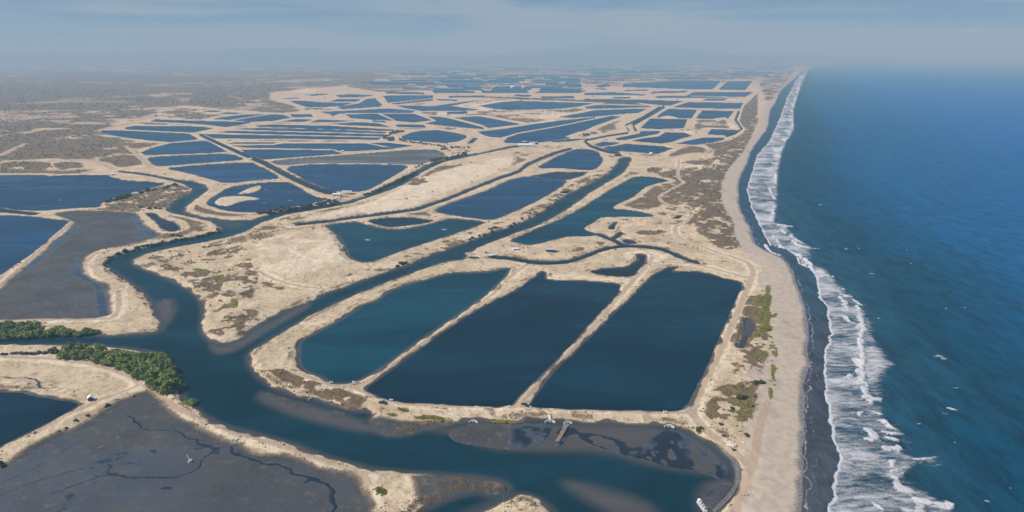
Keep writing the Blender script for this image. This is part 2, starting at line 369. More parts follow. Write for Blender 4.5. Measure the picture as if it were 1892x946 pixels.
# drained basins: flat mud floors (outline, floor level)
mud_left = [(94, 395), (157, 389), (249, 392), (256, 404), (269, 419), (297, 434), (279, 442), (228, 453), (178, 462), (160, 472), (151, 485), (150, 503), (172, 518), (193, 528),
            (197, 550), (200, 565), (203, 582), (178, 587), (0, 589.5), (-70, 590), (0, 535), (89, 460), (132, 419), (142, 409)]
mud_near = Z('Q', 1060,75, 1090,85, 1130,105, 1200,190, 1300,285, 1480,375, 1700,465, 1892,535) + [(533, 845), (597, 865), (653, 883), (663, 892), (664, 906), (673, 927), (680, 950), (700, 1010),
            (720, 1200), (-600, 1200), (-600, 1100), (-300, 1020), (0, 868), (76, 820), (152, 782), (216, 744), (241, 730)]
pan_left = Z('L', 0,545, 120,515, 350,520, 700,530, 850,570, 1030,660, 900,720, 760,735, 600,710, 400,690, 300,700, 240,690, 290,640, 200,625, 60,625, 0,620) + [(-400, 705), (-400, 670)]
BASINS = [(mud_left, 0.45), (mud_near, 0.4), (pan_left, 0.9)]

# sandbars that rise out of ponds: (outline, height above the water, roughness of the surface)
BARS = [
    (Z('E', 90,840, 160,790, 360,775, 600,800, 590,825, 460,830, 350,860, 250,900, 100,880), 0.5, 0.75, .3),
    (Z('E', 370,740, 450,700, 600,655, 620,690, 600,720, 500,755, 330,765), 0.5, 0.75, .3),
    ([(825, 800), (850, 787), (880, 781), (940, 785), (995, 780), (1022, 786), (1018, 800), (1005, 818), (985, 830), (945, 833), (900, 828), (860, 822), (835, 815)], 0.0, 0.12, .16),
    ([(1060, 797), (1100, 800), (1150, 812), (1165, 828), (1185, 822), (1205, 808), (1230, 792), (1262, 797), (1310, 826), (1335, 848), (1350, 872), (1335, 890), (1290, 870), (1250, 866), (1220, 860),
      (1195, 850), (1165, 846), (1120, 832), (1080, 818)], 0.0, 0.02, .22),
    ([(301, 551), (312, 552), (322, 560), (323, 572), (315, 579), (309, 568)], 0.0, 0.5, .2),
    ([(1030, 786), (1060, 788), (1075, 800), (1048, 806), (1040, 826), (1022, 824)], 0.0, 0.05, .2),
    ([(500, 725), (540, 738), (600, 752), (650, 765), (640, 776), (580, 768), (520, 748), (485, 725)], 0.0, 0.0, .15),
    ([(1290, 925), (1330, 892), (1356, 890), (1345, 912), (1322, 935), (1300, 945)], 0.0, 0.25, .2),
    (Z('D', 840,522, 860,498, 950,498, 1010,515, 1030,525), 0.5, 0.8, .2),
]
# ------------------------------------------------------------------ shoreline
shore_px = [(1512, 106.2), (1500.5, 110), (1492, 119), (1485, 128.5), (1468, 145.5), (1455, 155.6), (1441, 169), (1431, 193), (1423, 203), (1421, 216), (1419, 237), (1401, 260), (1387, 281), (1381, 301),
            (1369, 324), (1364, 344), (1364, 369), (1371, 392), (1387, 420), (1394, 447), (1412, 461), (1443, 474), (1455, 487), (1465, 505), (1473, 528), (1478, 550), (1486, 565), (1493, 598), (1496, 624), (1491, 667),
            (1487, 717), (1484, 768), (1483, 858), (1482, 946), (1478, 1200)]
sea_px = shore_px + [(3200, 1200), (3200, 400), (3200, 106.2)]

# ------------------------------------------------------------------ ground grid (finer near the camera, coarser far away)
vrow = np.concatenate([np.linspace(108.7, 112, 6), np.arange(112.7, 330, 1.0), np.arange(331, 470, 1.4), np.arange(471, 960, 1.9), np.arange(962, 1180, 6)])
ucol = np.concatenate([np.arange(-500, -20, 12.0), np.arange(-20, 1520, 2.1), np.arange(1521, 2400, 12.0)])
UU, VV = np.meshgrid(ucol, vrow)
GX, GY = unproj(UU, VV, 0.0)
gx, gy = GX.ravel(), GY.ravel()
NR, NC = GX.shape
gd = np.hypot(gx, gy)
cell = np.clip(gd / 1500.0, 0.5, 20)          # coarser detail with distance
hn1 = fbm(gx / 45, gy / 45, 3); hn2 = fbm(gx / 9 + 50, gy / 9, 3); hn3 = fbm(gx / 2.6, gy / 2.6 + 9, 2)
near = 1 - sstep(700, 2500, gd)
hh = 1.55 - .2 * sstep(900, 2200, gd) + (hn1 - .5) * 1.2 * (.4 + .6 * near) + (hn2 - .5) * 1.3 * near + (hn3 - .5) * 0.5 * near

def poly_mask(pts, feather, z=1.0, it=1):
    P = world_poly(pts, z, it)
    m = np.zeros(len(gx), np.float32)
    idx, s = sdist(gx, gy, P, feather * 1.5 + 1)
    fe = np.maximum(feather, 0.02 * feather * cell[idx])
    m[idx] = 1 - sstep(-fe, fe, s)
    return m
def line_mask(pts, width, feather, z=1.2, warp=.12):
    P = world_poly(pts, z, 1, closed=False)
    m = np.zeros(len(gx), np.float32)
    lo = P.min(0) - width - feather; hi = P.max(0) + width + feather
    idx = np.nonzero((gx > lo[0]) & (gx < hi[0]) & (gy > lo[1]) & (gy < hi[1]))[0]
    wa = warp * width
    d, _ = seg_dist(gx[idx] + (hn2[idx] - .5) * wa * 2 + (hn3[idx] - .5) * wa, gy[idx] + (fbm(gx[idx] / 7 + 31, gy[idx] / 7, 2) - .5) * wa * 2, P, closed=False)
    m[idx] = 1 - sstep(width / 2 - feather * .5, width / 2 + feather * .5, d)
    return m

# sand heaps and dunes
heap1 = poly_mask(Z('I', 20,560, 200,500, 420,440, 560,470, 640,560, 690,690, 600,760, 350,800, 120,780, 0,700) + Z('H', 1700,560), 14)
heap2 = poly_mask(Z('I', 300,380, 700,290, 900,240, 1250,60, 1700,-60, 1892,-120, 1892,-20, 1500,150, 1200,280, 800,350), 16)
hh += heap1 * (1.2 + 2.4 * fbm(gx / 26, gy / 40, 3)) + heap2 * (0.6 + 2.0 * fbm(gx / 30 + 5, gy / 60, 3))
dune = poly_mask(Z('J', 1240,440, 1150,540, 1330,610, 1400,690, 1340,770, 1450,840, 1640,945, 1760,940, 1640,800, 1560,600, 1560,400, 1690,230, 1780,60, 1500,200), 12)
dune2 = poly_mask([(1400, 500), (1440, 540), (1450, 640), (1450, 760), (1420, 830), (1370, 830), (1300, 770), (1340, 660), (1385, 560)], 8)
hh += dune * (0.5 + 2.2 * fbm(gx / 16, gy / 22, 3)) + dune2 * (fbm(gx / 7, gy / 9, 3) * 1.6 - 0.2)
spit = poly_mask(Z('H', 1000,680, 1300,600, 1650,540, 1892,640, 1892,945, 1500,945, 1250,800), 8) + poly_mask(Z('L', 1420,0, 1892,0, 1892,260, 1650,370, 1490,300), 6)
hh += spit * (fbm(gx / 8, gy / 10, 3) * 2.0 - .5)

watd = np.full(len(gx), 1e4)     # distance to the nearest fresh or brackish water (or mud floor)
for k_, rec in enumerate(W):
    pts, lvl, tint, lab, it = rec
    pa = np.array(pts, float)
    pm = pa[:, 1].mean()
    if pm < 290: it = 0
    if pm < 400 and k_ != 999:            # far outlines: traced along the dike foot, the water reaches a little further
        t_ = np.roll(pa, -1, 0) - np.roll(pa, 1, 0); t_ /= np.linalg.norm(t_, axis=1)[:, None] + 1e-9
        ar = np.sum(pa[:, 0] * np.roll(pa[:, 1], -1) - np.roll(pa[:, 0], -1) * pa[:, 1])
        pa = pa + np.stack([t_[:, 1], -t_[:, 0]], 1) * (1 if ar > 0 else -1) * (.22 if pm < 178 else .1 if abs(ar) * .5 / np.ptp(pa[:, 0]) < 5 else .45 if pm < 300 else .6)
    P = world_poly(pa, lvl, it)
    rec.append(P)
    cy = P[:, 1].mean()
    mar = 22 if cy < 900 else (40 if cy < 2500 else 150)
    idx, s = sdist(gx, gy, P, mar)
    if len(idx) == 0: continue
    slope = 0.34 if cy < 900 else 0.25
    wob = (hn2[idx] - .5) * 1.6 + (hn3[idx] - .5) * 0.8 if cy < 1300 else 0
    s2 = s + wob * np.exp(-np.abs(s) / 6)
    hb = lvl + np.where(s2 > 0, s2 * slope + 0.02, np.maximum(s2 * slope, -1.6 if cy < 1000 else -.55))
    hh[idx] = np.minimum(hh[idx], hb)
    watd[idx] = np.minimum(watd[idx], np.maximum(s2, 0) / (1 if cy < 900 else cy / 900))
PE = world_poly(estuary_px, 0.0, 1)
idx, s = sdist(gx, gy, PE, 40)
s2 = s + ((hn2[idx] - .5) * 4 + (hn3[idx] - .5) * 1.4) * np.exp(-np.abs(s) / 8)
hh[idx] = np.minimum(hh[idx], np.where(s2 > 0, s2 * 0.30 + .02, np.maximum(s2 * .25, -2.0)))
watd[idx] = np.minimum(watd[idx], np.maximum(s2, 0))
bas_m = []
for pts, fl in BASINS:
    P = world_poly(pts, fl, 1)
    idx, s = sdist(gx, gy, P, 25)
    hh[idx] = np.minimum(hh[idx], fl + np.where(s > 0, s * .22, -0.04 + (hn2[idx] - .5) * .12 + (hn1[idx] - .5) * .2))
    m = np.zeros(len(gx), np.float32); m[idx] = 1 - sstep(-5, 7, s + (hn2[idx] - .5) * 5 + (hn1[idx] - .5) * 6); bas_m.append(m)
bars_m = np.zeros(len(gx), np.float32)
for pts, lvl, top, ro in BARS:
    P = world_poly(pts, lvl, 1)
    idx, s = sdist(gx, gy, P, 3)
    z = lvl + np.minimum(-s * .12, top) + (fbm(gx[idx] / 6, gy[idx] / 12, 3) - .5) * ro * 2 * sstep(1, -6, s)
    hh[idx] = np.where(s < 0, np.maximum(hh[idx], z), hh[idx])
    if lvl > .3: watd[idx] = np.where(s < -1, 10, watd[idx]); bars_m[idx] = np.maximum(bars_m[idx], s < 0)
# the sea and its beach
PS = world_poly(sea_px, 0.0, 0)
PS_line = world_poly(shore_px, 0.0, 1, closed=False)
PSs = np.vstack([PS_line, PS[len(shore_px):]])
band = np.nonzero(UU.ravel() > 1200)[0]
d, ins = seg_dist(gx[band], gy[band], PSs)
shore = np.full(len(gx), 1e4); shore[band] = np.where(ins, -d, d)
wobs = (fbm(gx / 30, gy / 30, 3) - .5) * 5 * np.exp(-np.abs(shore) / 30)
sh2 = shore + wobs
hh = np.minimum(hh, np.where(sh2 > 0, sh2 * 0.085 + .02, np.maximum(sh2 * .05, -4)))
# beach cusps and a berm
beach_m = (1 - sstep(24, 34, sh2 + (hn1 - .5) * 24)) * (shore < 200)
gz = hh.copy()
GZ = gz.reshape(NR, NC)

def ground_h(X, Y):
    u, v = proj(X, Y, 0.0)
    i = np.clip(np.interp(v, vrow, np.arange(NR)), 0, NR - 1.001)
    j = np.clip(np.interp(u, ucol, np.arange(NC)), 0, NC - 1.001)
    i0 = np.floor(i).astype(int); j0 = np.floor(j).astype(int)
    a = i - i0; b = j - j0
    return (GZ[i0, j0] * (1 - a) * (1 - b) + GZ[i0 + 1, j0] * a * (1 - b) + GZ[i0, j0 + 1] * (1 - a) * b + GZ[i0 + 1, j0 + 1] * a * b)
def spot(u, v):
    """the point of the ground at a place of the map"""
    z = 1.0
    for _ in range(4):
        X, Y = unproj(u, v, z); z = float(ground_h(X, Y))
    return float(X), float(Y), z
def spotw(u, v, z):
    X, Y = unproj(u, v, z); return float(X), float(Y), z
def pxm(u, v):
    """metres per map pixel across the line of sight"""
    X, Y, z = spot(u, v)
    return math.sqrt(X * X + Y * Y + H * H) / FPX

# ------------------------------------------------------------------ ground cover masks
n_s = fbm(gx / 14, gy / 14, 4); n_m = fbm(gx / 60 + 3, gy / 60, 4); n_l = fbm(gx / 260, gy / 260 + 7, 4, .55); n_x = fbm(gx / 900 + 2, gy / 900, 3)
n_f = fbm(gx / 4.5 + 8, gy / 4.5, 3); n_s0 = n_s; n_s = n_s * .62 + n_f * .38
def patch(n, th, w=.06): return sstep(th - w, th + w, n)
mud0 = np.maximum(bas_m[0], bas_m[1])
veg = np.zeros(len(gx), np.float32)
left_land = poly_mask([(-520, 106.4), (640, 106.4), (700, 140), (690, 150), (640, 158), (560, 165), (500, 171), (500, 185), (545, 196), (560, 206), (520, 210), (470, 206), (330, 196), (250, 214), (183, 241),
                       (200, 249), (262, 262), (300, 263), (255, 283), (290, 308), (215, 317), (100, 319), (-520, 323)], 25, it=0)
fld = left_land * np.maximum(patch(n_l, .42, .10) * (.35 + .65 * patch(n_m, .40, .1)), patch(n_x, .48, .08) * .95 * (gd > 1800))
dark1 = poly_mask([(-520, 150), (0, 153), (100, 153), (240, 155), (270, 165), (290, 180), (340, 182), (330, 190), (240, 196), (170, 203), (0, 205), (-520, 205)], 60, it=0)
dark2 = poly_mask([(360, 168), (410, 170), (440, 183), (435, 196), (390, 200), (340, 194), (350, 180)], 30, it=0)
G1 = [poly_mask(Z('G', *c), 8) for c in ((0,360, 200,260, 400,120, 550,110, 600,200, 900,225, 1200,200, 1240,250, 900,290, 850,330, 580,370, 300,390, 60,385),
      (0,120, 200,110, 560,100, 580,140, 420,180, 200,190, 0,250), (0,410, 540,405, 570,470, 340,520, 200,450, 0,520), (580,420, 880,405, 930,475, 740,480, 700,510, 600,470),
      (820,320, 1230,310, 1250,330, 900,380, 700,385), (1050,380, 1440,320, 1590,430, 1380,465, 1280,470, 1200,420, 1120,410), (1400,250, 1430,215, 1690,225, 1480,270),
      (1280,240, 1340,230, 1420,300, 1330,300), (560,60, 1050,60, 1000,95, 650,90), (950,140, 1400,145, 1200,165, 1000,160), (0,0, 1300,0, 1100,50, 700,40, 300,40, 0,45))]
g1 = np.maximum.reduce(G1) * (.5 + .5 * patch(n_s, .34, .12))
clear1 = poly_mask(Z('G', 580,110, 700,90, 1050,110, 1400,140, 1892,190, 1600,215, 1250,190, 850,220, 620,200), 10)
veg = np.maximum(veg, fld * (1 - clear1 * .8) * .9)
veg = np.maximum(veg, np.maximum(dark1, dark2) * (.5 + .5 * patch(n_l, .34, .1)))
veg = np.maximum(veg, g1)
veg = np.maximum(veg, left_land * sstep(1500, 2600, gd) * (.34 + .22 * n_m))
midland = sstep(560, 900, gd) * (1 - heap1) * (1 - heap2) * (1 - mud0) * sstep(4200, 3000, gd) * (shore > 60) * sstep(7, 16, watd)
veg = np.maximum(veg, midland * patch(n_l * .35 + n_m * .35 + n_s * .3, .50, .07) * .7)
far_mid = poly_mask([(500, 106.4), (1500, 106.4), (1470, 122), (1390, 150), (1100, 160), (700, 170), (640, 160)], 60, it=0)
veg = np.maximum(veg, far_mid * (.35 + .5 * patch(n_l, .46, .08)))
veg = np.maximum(veg, sstep(3800, 6000, gd) * .4)
# the dune scrub behind the beach
dsc = poly_mask(Z('J', 1290,450, 1170,520, 1160,560, 1330,605, 1400,690, 1340,760, 1420,830, 1560,925, 1690,910, 1640,800, 1640,720, 1560,600, 1545,450, 1570,380, 1610,310, 1690,230, 1750,130, 1800,20, 1830,-40,
                  1760,-60, 1720,40, 1690,100, 1500,180, 1480,240, 1560,280, 1440,320, 1350,350), 5)
dsc2 = poly_mask(Z('D', 1892,250, 1740,390, 1690,560, 1770,670, 1600,765, 1300,815, 1420,870, 1600,840, 1740,720, 1820,560, 1892,480), 10, it=0)
dsc3 = poly_mask(Z('J', 1150,230, 1280,165, 1420,165, 1440,200, 1300,210, 1200,235), 5)
dsc4 = poly_mask([(1400, 150), (1475, 118), (1470, 130), (1455, 150), (1432, 180), (1418, 200), (1410, 178)], 15, it=0)
veg = np.maximum(veg, dsc * (.2 + .8 * patch(n_s, .435, .08))); veg = np.maximum(veg, dsc2 * (.4 + .6 * patch(n_s, .40, .1))); veg = np.maximum(veg, dsc3 * patch(n_s, .35, .1)); veg = np.maximum(veg, dsc4 * patch(n_m, .44, .12) * .7)
isl = poly_mask(Z('H', 760,250, 900,200, 1150,140, 1280,115, 1400,160, 1370,195, 1240,240, 1210,300, 1000,290, 770,285), 3)
veg = np.maximum(veg, isl * (.2 + .8 * patch(n_s, .44, .1)))
bank_zone = np.exp(-((watd - 5) / 4) ** 2) * (gd < 900)
veg = np.maximum(veg, spit * patch(n_s, .53, .06) * .8)
dk1 = poly_mask(Z('M', 40,500, 200,560, 420,640, 700,720, 860,790, 900,880, 700,860, 450,760, 200,660, 60,560), 3)
veg = np.maximum(veg, dk1 * patch(n_s, .50, .06) * .75)
dk2 = poly_mask(Z('I', 420,850, 700,760, 1000,680, 1300,560, 1600,460, 1892,350, 1892,420, 1600,530, 1250,640, 1000,730, 700,830, 480,900), 3)
veg = np.maximum(veg, dk2 * patch(n_s, .57, .06) * .7)
dk3 = poly_mask(Z('J', 0,690, 200,600, 450,430, 640,360, 780,290, 790,310, 700,380, 500,480, 200,670, 0,750), 4)
veg = np.maximum(veg, dk3 * patch(n_s, .50, .07) * .75)
dk4 = poly_mask(Z('S', 1440,150, 1500,40, 1700,0, 1840,0, 1760,330, 1700,460, 1560,420, 1420,260), 4)
dk5 = poly_mask(Z('N', 1730,330, 1892,300, 1892,940, 1600,940, 1640,700), 4)
veg = np.maximum(veg, np.maximum(dk4, dk5) * (.22 + .7 * patch(n_s, .46, .08)))
for c in (('J', 1000,320, 1110,310, 1130,350, 1010,355), ('J', 900,780, 1150,765, 1160,790, 960,815), ('J', 930,540, 1010,530, 1020,565, 930,560), ('J', 1010,565, 1100,590, 1080,600, 1010,580),
          ('J', 1120,605, 1240,620, 1200,640), ('J', 440,900, 560,890, 540,930, 440,935), ('J', 620,850, 720,860, 660,890), ('J', 1020,475, 1120,475, 1060,495), ('F', 500,620, 700,690, 560,740, 400,740),
          ('I', 60,820, 240,870, 200,900, 40,850), ('H', 1480,640, 1650,570, 1640,600, 1500,660), ('J', 1500,740, 1560,740, 1570,790, 1500,780)):
    veg = np.maximum(veg, poly_mask(Z(c[0], *c[1:]), 4) * patch(n_s, .40, .1) * .8)
veg *= (1 - bars_m)
veg = np.maximum(veg, bank_zone * patch(n_s, .50, .07) * .55 * (1 - mud0))
veg *= (watd > 1.0) * (gz > .25)

green = np.zeros(len(gx), np.float32)
for c in (('H', 1380,735, 1520,745, 1540,770, 1440,775), ('H', 1560,785, 1640,790, 1640,815, 1570,805), ('M', 1040,850, 1120,850, 1130,878, 1050,870), ('M', 960,880, 1040,890, 1040,915, 970,905),
          ('M', 1150,915, 1280,900, 1390,920, 1390,940, 1200,935), ('R', 1715,270, 1892,270, 1892,298, 1730,296), ('S', 0,275, 50,280, 50,295, 0,298), ('R', 880,770, 920,755, 985,805, 930,825, 880,800),
          ('K', 10,860, 50,870, 40,945, 5,945), ('O', 0,0, 60,20, 40,130, 0,130), ('O', 0,240, 60,250, 60,290, 0,300), ('O', 40,180, 100,150, 90,190, 50,195), ('O', 50,520, 95,560, 70,600, 85,660, 50,640), ('O', 30,380, 100,420, 95,480, 50,450), ('O', 30,690, 70,720, 50,800, 30,760), ('O', 0,110, 50,130, 40,250, 0,240), ('N', 1830,430, 1892,440, 1892,520, 1820,500),
          ('N', 1840,370, 1892,340, 1892,450, 1840,430), ('N', 1810,510, 1860,480, 1892,520, 1892,610, 1840,590), ('N', 1780,630, 1830,620, 1830,650, 1790,660), ('L', 1670,30, 1730,20, 1740,130, 1690,135),
          ('S', 1360,320, 1410,330, 1410,380, 1370,380), ('S', 1600,180, 1660,190, 1650,240, 1600,230), ('S', 1780,0, 1892,0, 1850,25), ('S', 1660,400, 1720,400, 1700,440), ('J', 1490,745, 1560,745, 1560,775),
          ('L', 560,490, 600,490, 600,510, 570,512), ('R', 1710,920, 1760,905, 1750,940)):
    green = np.maximum(green, poly_mask(Z(c[0], *c[1:]), 1.2) * patch(n_s, .36, .12))

green = np.maximum(green, np.maximum(dk4, dk5) * patch(n_s0 * .6 + n_f * .4, .535, .05) * .50)
mud = np.maximum(bas_m[0], bas_m[1])
for c in (('M', 0,270, 150,180, 330,140, 300,170, 130,240, 0,330), ('R', 800,290, 860,250, 1100,300, 1550,285, 1400,330, 1200,380, 1000,400, 850,350), ('R', 250,90, 430,130, 700,210, 850,215, 780,280, 560,270, 300,160),
          ('R', 1150,670, 1600,690, 1860,770, 1780,830, 1650,790, 1500,820, 1270,910, 1190,840, 1180,760), ('S', 0,300, 400,300, 900,320, 1200,320, 1500,490, 1650,600, 1680,700, 1560,900, 1480,950, 900,700, 300,520, 0,520),
          ('L', 1060,20, 1180,40, 1270,110, 1200,250, 1150,180)):
    mud = np.maximum(mud, poly_mask(Z(c[0], *c[1:]), 5))
mud = np.maximum(mud, (1 - sstep(.4, 3.4, watd + (hn2 - .5) * 4)) * .85 * (gd < 1600))
wet = np.zeros(len(gx), np.float32)
for c, w_ in ((Z('Q', 930,240, 1010,280, 1020,330, 1080,360, 1300,350, 1400,410, 1550,490, 1540,510, 1460,565, 1490,585, 1420,640, 1260,705, 850,690, 770,685, 820,610, 780,600), 2.0),
              (Z('Q', -40,765, 0,745, 300,600, 600,410, 930,240), 1.0), (Z('Q', -80,850, 0,820, 430,665, 700,620), 1.1), (Z('Q', 480,775, 600,730, 730,690, 780,690), 1.4), (Z('Q', 1560,480, 1650,468, 1700,470, 1780,455), 1.3),
              (Z('Q', 1685,480, 1700,510, 1892,577) + Z('R', 100,600, 250,645, 400,700, 500,745, 560,780, 570,840, 620,880, 600,920, 540,950), 2.6), (Z('R', 380,720, 440,715), 3), (Z('R', 520,790, 560,830, 600,860), 5),
              (Z('Q', 730,688, 790,690, 850,692), 5.5), (Z('Q', 1460,455, 1520,475, 1550,495), 6),
              (Z('L', -40,610, 0,615, 100,630, 250,637, 282,662, 262,690, 330,702, 400,695), 2.2), (Z('Q', 820,540, 860,545), 7), (Z('Q', 1130,490, 1160,495), 6), (Z('Q', 950,595, 1000,580), 4), (Z('Q', 480,830, 450,885), 6),
              (Z('Q', 370,830, 400,815), 4), (Z('Q', 720,585, 760,585), 4), (Z('Q', 1200,775, 1240,772), 2.4), (Z('Q', 1690,725, 1710,730), 4)):
    wet = np.maximum(wet, line_mask(c, w_ * .8, w_ * .7 + .5, .4, 1.3) * (1 if w_ < 3.5 else .75))
for c in (('H', 600,640, 540,650, 515,720, 510,780, 560,810, 640,830, 690,890, 690,950, 775,950, 770,870, 680,820, 592,760, 597,690), ('L', 690,0, 780,0, 790,110, 805,180, 690,175), ('H', 520,430, 620,400, 500,520, 330,660, 200,750, 180,720, 350,590),
          ('H', 960,335, 1010,370, 1060,430, 1170,490, 1090,520, 1000,450, 950,380)):
    wet = np.maximum(wet, poly_mask(Z(c[0], *c[1:]), 3, .45) * (.35 + .4 * patch(n_s, .45, .1)))
wet = np.maximum(wet, bas_m[1] ** 3 * (.30 + .20 * patch(n_m, .50, .12) - .12 * patch(n_s, .55, .1)))
wet = np.maximum(wet, bas_m[0] ** 3 * (.10 + .3 * patch(n_m, .55, .1)))
wet = np.maximum(wet, poly_mask(Z('S', 0,300, 400,310, 900,320, 1250,340, 1500,490, 1650,640, 1500,900, 1000,700, 300,500, 0,500), 6, 0) * (.45 + .40 * patch(n_s, .48, .1)))
paleM = np.zeros(len(gx), np.float32)
for c in (('I', 0,520, 300,450, 540,440, 650,560, 690,680, 600,740, 350,790, 150,780, 0,720), ('I', 300,390, 800,280, 1250,60, 1892,-100, 1892,0, 1500,150, 1180,290, 700,360), ('C', 900,470, 1200,430, 1850,425, 1480,515, 1490,560, 1140,595, 950,540, 700,470),
          ('C', 300,390, 850,320, 1060,330, 600,390, 940,440, 700,450, 550,430), ('A', 620,345, 780,280, 1240,285, 1260,320, 1150,350, 900,365), ('C', 0,450, 330,465, 620,500, 350,515, 60,490), ('N', 800,40, 1000,0, 1200,60, 1050,110, 900,120),
          ('J', 1270,290, 1560,260, 1440,300, 1400,335, 1280,325), ('N', 270,180, 560,190, 880,230, 800,260, 500,235, 280,232), ('D', 1200,545, 1600,560, 1700,640, 1330,640, 1170,620), ('D', 910,650, 1270,648, 1190,715, 1090,680),
          ('D', 110,285, 640,275, 640,300, 200,300), ('D', 800,310, 1730,310, 1700,345, 1150,330), ('D', 1230,55, 1890,65, 1890,95, 1500,90), ('B', 250,180, 650,175, 620,240, 400,250), ('P', 780,130, 900,130, 900,134, 780,134), ('P', 770,150, 870,152, 800,156),
          ('P', 1040,118, 1180,118, 1180,122, 1060,122), ('P', 200,155, 330,157, 330,160, 230,160), ('P', 470,135, 760,133, 760,137, 500,139)):
    paleM = np.maximum(paleM, poly_mask(Z(c[0], *c[1:]), 11))
paleM = np.maximum(paleM, bars_m * .5)
paleM *= (.35 + .65 * patch(n_m * .6 + n_s0 * .4, .46, .12))

road = np.zeros(len(gx), np.float32)
ROADS = [
    (Z('J', 1240,255, 1232,320, 1230,380, 1255,410, 1280,430, 1200,470, 1110,510, 1095,540, 1120,570, 1280,610, 1335,655, 1300,705, 1215,740, 1210,790, 1270,845, 1420,900, 1560,945) + Z('N', 1700,80, 1750,110, 1785,170, 1760,240, 1700,380, 1600,620, 1450,920)
     + Z('S', 1390,60, 1330,200, 1345,250, 1420,340, 1540,440, 1660,540, 1800,620), 5.0),
    (Z('S', 1300,222, 900,218, 500,205, 300,200, 40,180) + Z('M', 1700,835, 1250,825, 1000,805, 850,750, 720,690, 600,690, 480,650, 300,590), 4.0),
    (Z('S', 60,170, 150,80, 230,0) + Z('N', 260,935, 480,720, 800,350, 900,235, 1020,100, 1050,60), 4.5),
    (Z('N', 1040,105, 1250,100, 1450,130, 1600,175, 1740,210), 4.5),
    (Z('N', 0,210, 80,150, 140,110), 4.0),
    (Z('M', 760,690, 950,570, 1200,390, 1500,190, 1760,0), 3.5),
    (Z('H', 790,950, 640,800, 610,720, 660,640, 800,600, 1000,560, 1170,520), 4.5),
    (Z('L', 860,0, 870,100, 830,190, 700,200, 0,205), 4),
    (Z('H', 0,860, 300,590, 520,400), 3.5),
    (Z('L', 0,470, 370,485, 700,520, 880,580, 1050,660, 860,740, 700,790, 300,1000), 4),
    (Z('L', 1060,680, 1200,780, 1350,880, 1550,945) + Z('Q', 1600,330, 1892,420) + Z('R', 300,500, 750,650, 830,720, 800,780, 850,890), 4),
    (Z('S', 1892,150, 1820,330, 1790,560, 1730,700, 1640,950), 4.5),
    (Z('I', 560,890, 300,860, 100,800, 0,740), 3.5),
    (Z('I', 0,480, 300,430, 500,395, 720,385), 3.5),
    (Z('G', 0,340, 150,270, 280,210), 14), (Z('G', 0,395, 400,395, 1000,390, 1100,420, 1240,490), 12), (Z('G', 1370,235, 1500,330, 1650,470), 10),
    (Z('A', 0,480, 200,440, 450,370, 700,270, 850,220), 20),
]
for c, w_ in ROADS:
    road = np.maximum(road, line_mask(c, w_, 1.4))
    if w_ < 6: paleM = np.maximum(paleM, line_mask(c, w_ + 9, 5) * (.45 + .55 * patch(n_s, .45, .1)))
asph = line_mask(Z('J', 440,195, 340,222, 225,265, 130,308, 60,352) + Z('I', 1850,40, 1600,140, 1380,228, 1180,296, 1000,322, 700,360, 500,388), 5, 2)

veg *= (1 - road) ; green *= (1 - road * .7); paleM *= (1 - veg)
wetbeach = (1 - sstep(1.0, 7.0, sh2 + (hn2 - .5) * 4)) * (shore < 60)

# ------------------------------------------------------------------ materials
def mat(name):
    m = bpy.data.materials.new(name); m.use_nodes = True
    nt = m.node_tree; b = nt.nodes["Principled BSDF"]
    return m, nt, nt.nodes, nt.links, b
def simple(name, col, rough=.8, metal=0.0, vary=.25, scale=1.5):
    m, nt, N, L, b = mat(name)
    b.inputs["Roughness"].default_value = rough; b.inputs["Metallic"].default_value = metal
    t = N.new("ShaderNodeTexNoise"); t.inputs["Scale"].default_value = scale; t.inputs["Detail"].default_value = 4
    co = N.new("ShaderNodeTexCoord"); L.new(co.outputs["Object"], t.inputs["Vector"])
    r = N.new("ShaderNodeValToRGB")
    r.color_ramp.elements[0].position = .3; r.color_ramp.elements[1].position = .7
    r.color_ramp.elements[0].color = (*[c * (1 - vary) for c in col], 1); r.color_ramp.elements[1].color = (*[min(1, c * (1 + vary * .6)) for c in col], 1)
    L.new(t.outputs["Fac"], r.inputs["Fac"]); L.new(r.outputs["Color"], b.inputs["Base Color"])
    return m
def noise(N, L, vec, scale, detail=4, rough=.55, dist=0):
    t = N.new("ShaderNodeTexNoise"); t.inputs["Scale"].default_value = scale; t.inputs["Detail"].default_value = detail
    t.inputs["Roughness"].default_value = rough; t.inputs["Distortion"].default_value = dist
    L.new(vec, t.inputs["Vector"]); return t.outputs["Fac"]
def mrange(N, L, v, a, b, c=0., d=1., smooth=True):
    t = N.new("ShaderNodeMapRange"); t.interpolation_type = 'SMOOTHSTEP' if smooth else 'LINEAR'
    L.new(v, t.inputs["Value"])
    for k, x in zip(("From Min", "From Max", "To Min", "To Max"), (a, b, c, d)): t.inputs[k].default_value = x
    return t.outputs["Result"]
def math_(N, L, op, a, b=None, clamp=False):
    t = N.new("ShaderNodeMath"); t.operation = op; t.use_clamp = clamp
    for i, x in enumerate((a, b)):
        if x is None: continue
        if isinstance(x, (int, float)): t.inputs[i].default_value = x
        else: L.new(x, t.inputs[i])
    return t.outputs[0]
def mixc(N, L, f, a, b):
    t = N.new("ShaderNodeMixRGB")
    for s, x in ((t.inputs["Fac"], f), (t.inputs["Color1"], a), (t.inputs["Color2"], b)):
        if isinstance(x, tuple): s.default_value = (*x, 1)
        elif isinstance(x, (int, float)): s.default_value = x
        else: L.new(x, s)
    return t.outputs["Color"]
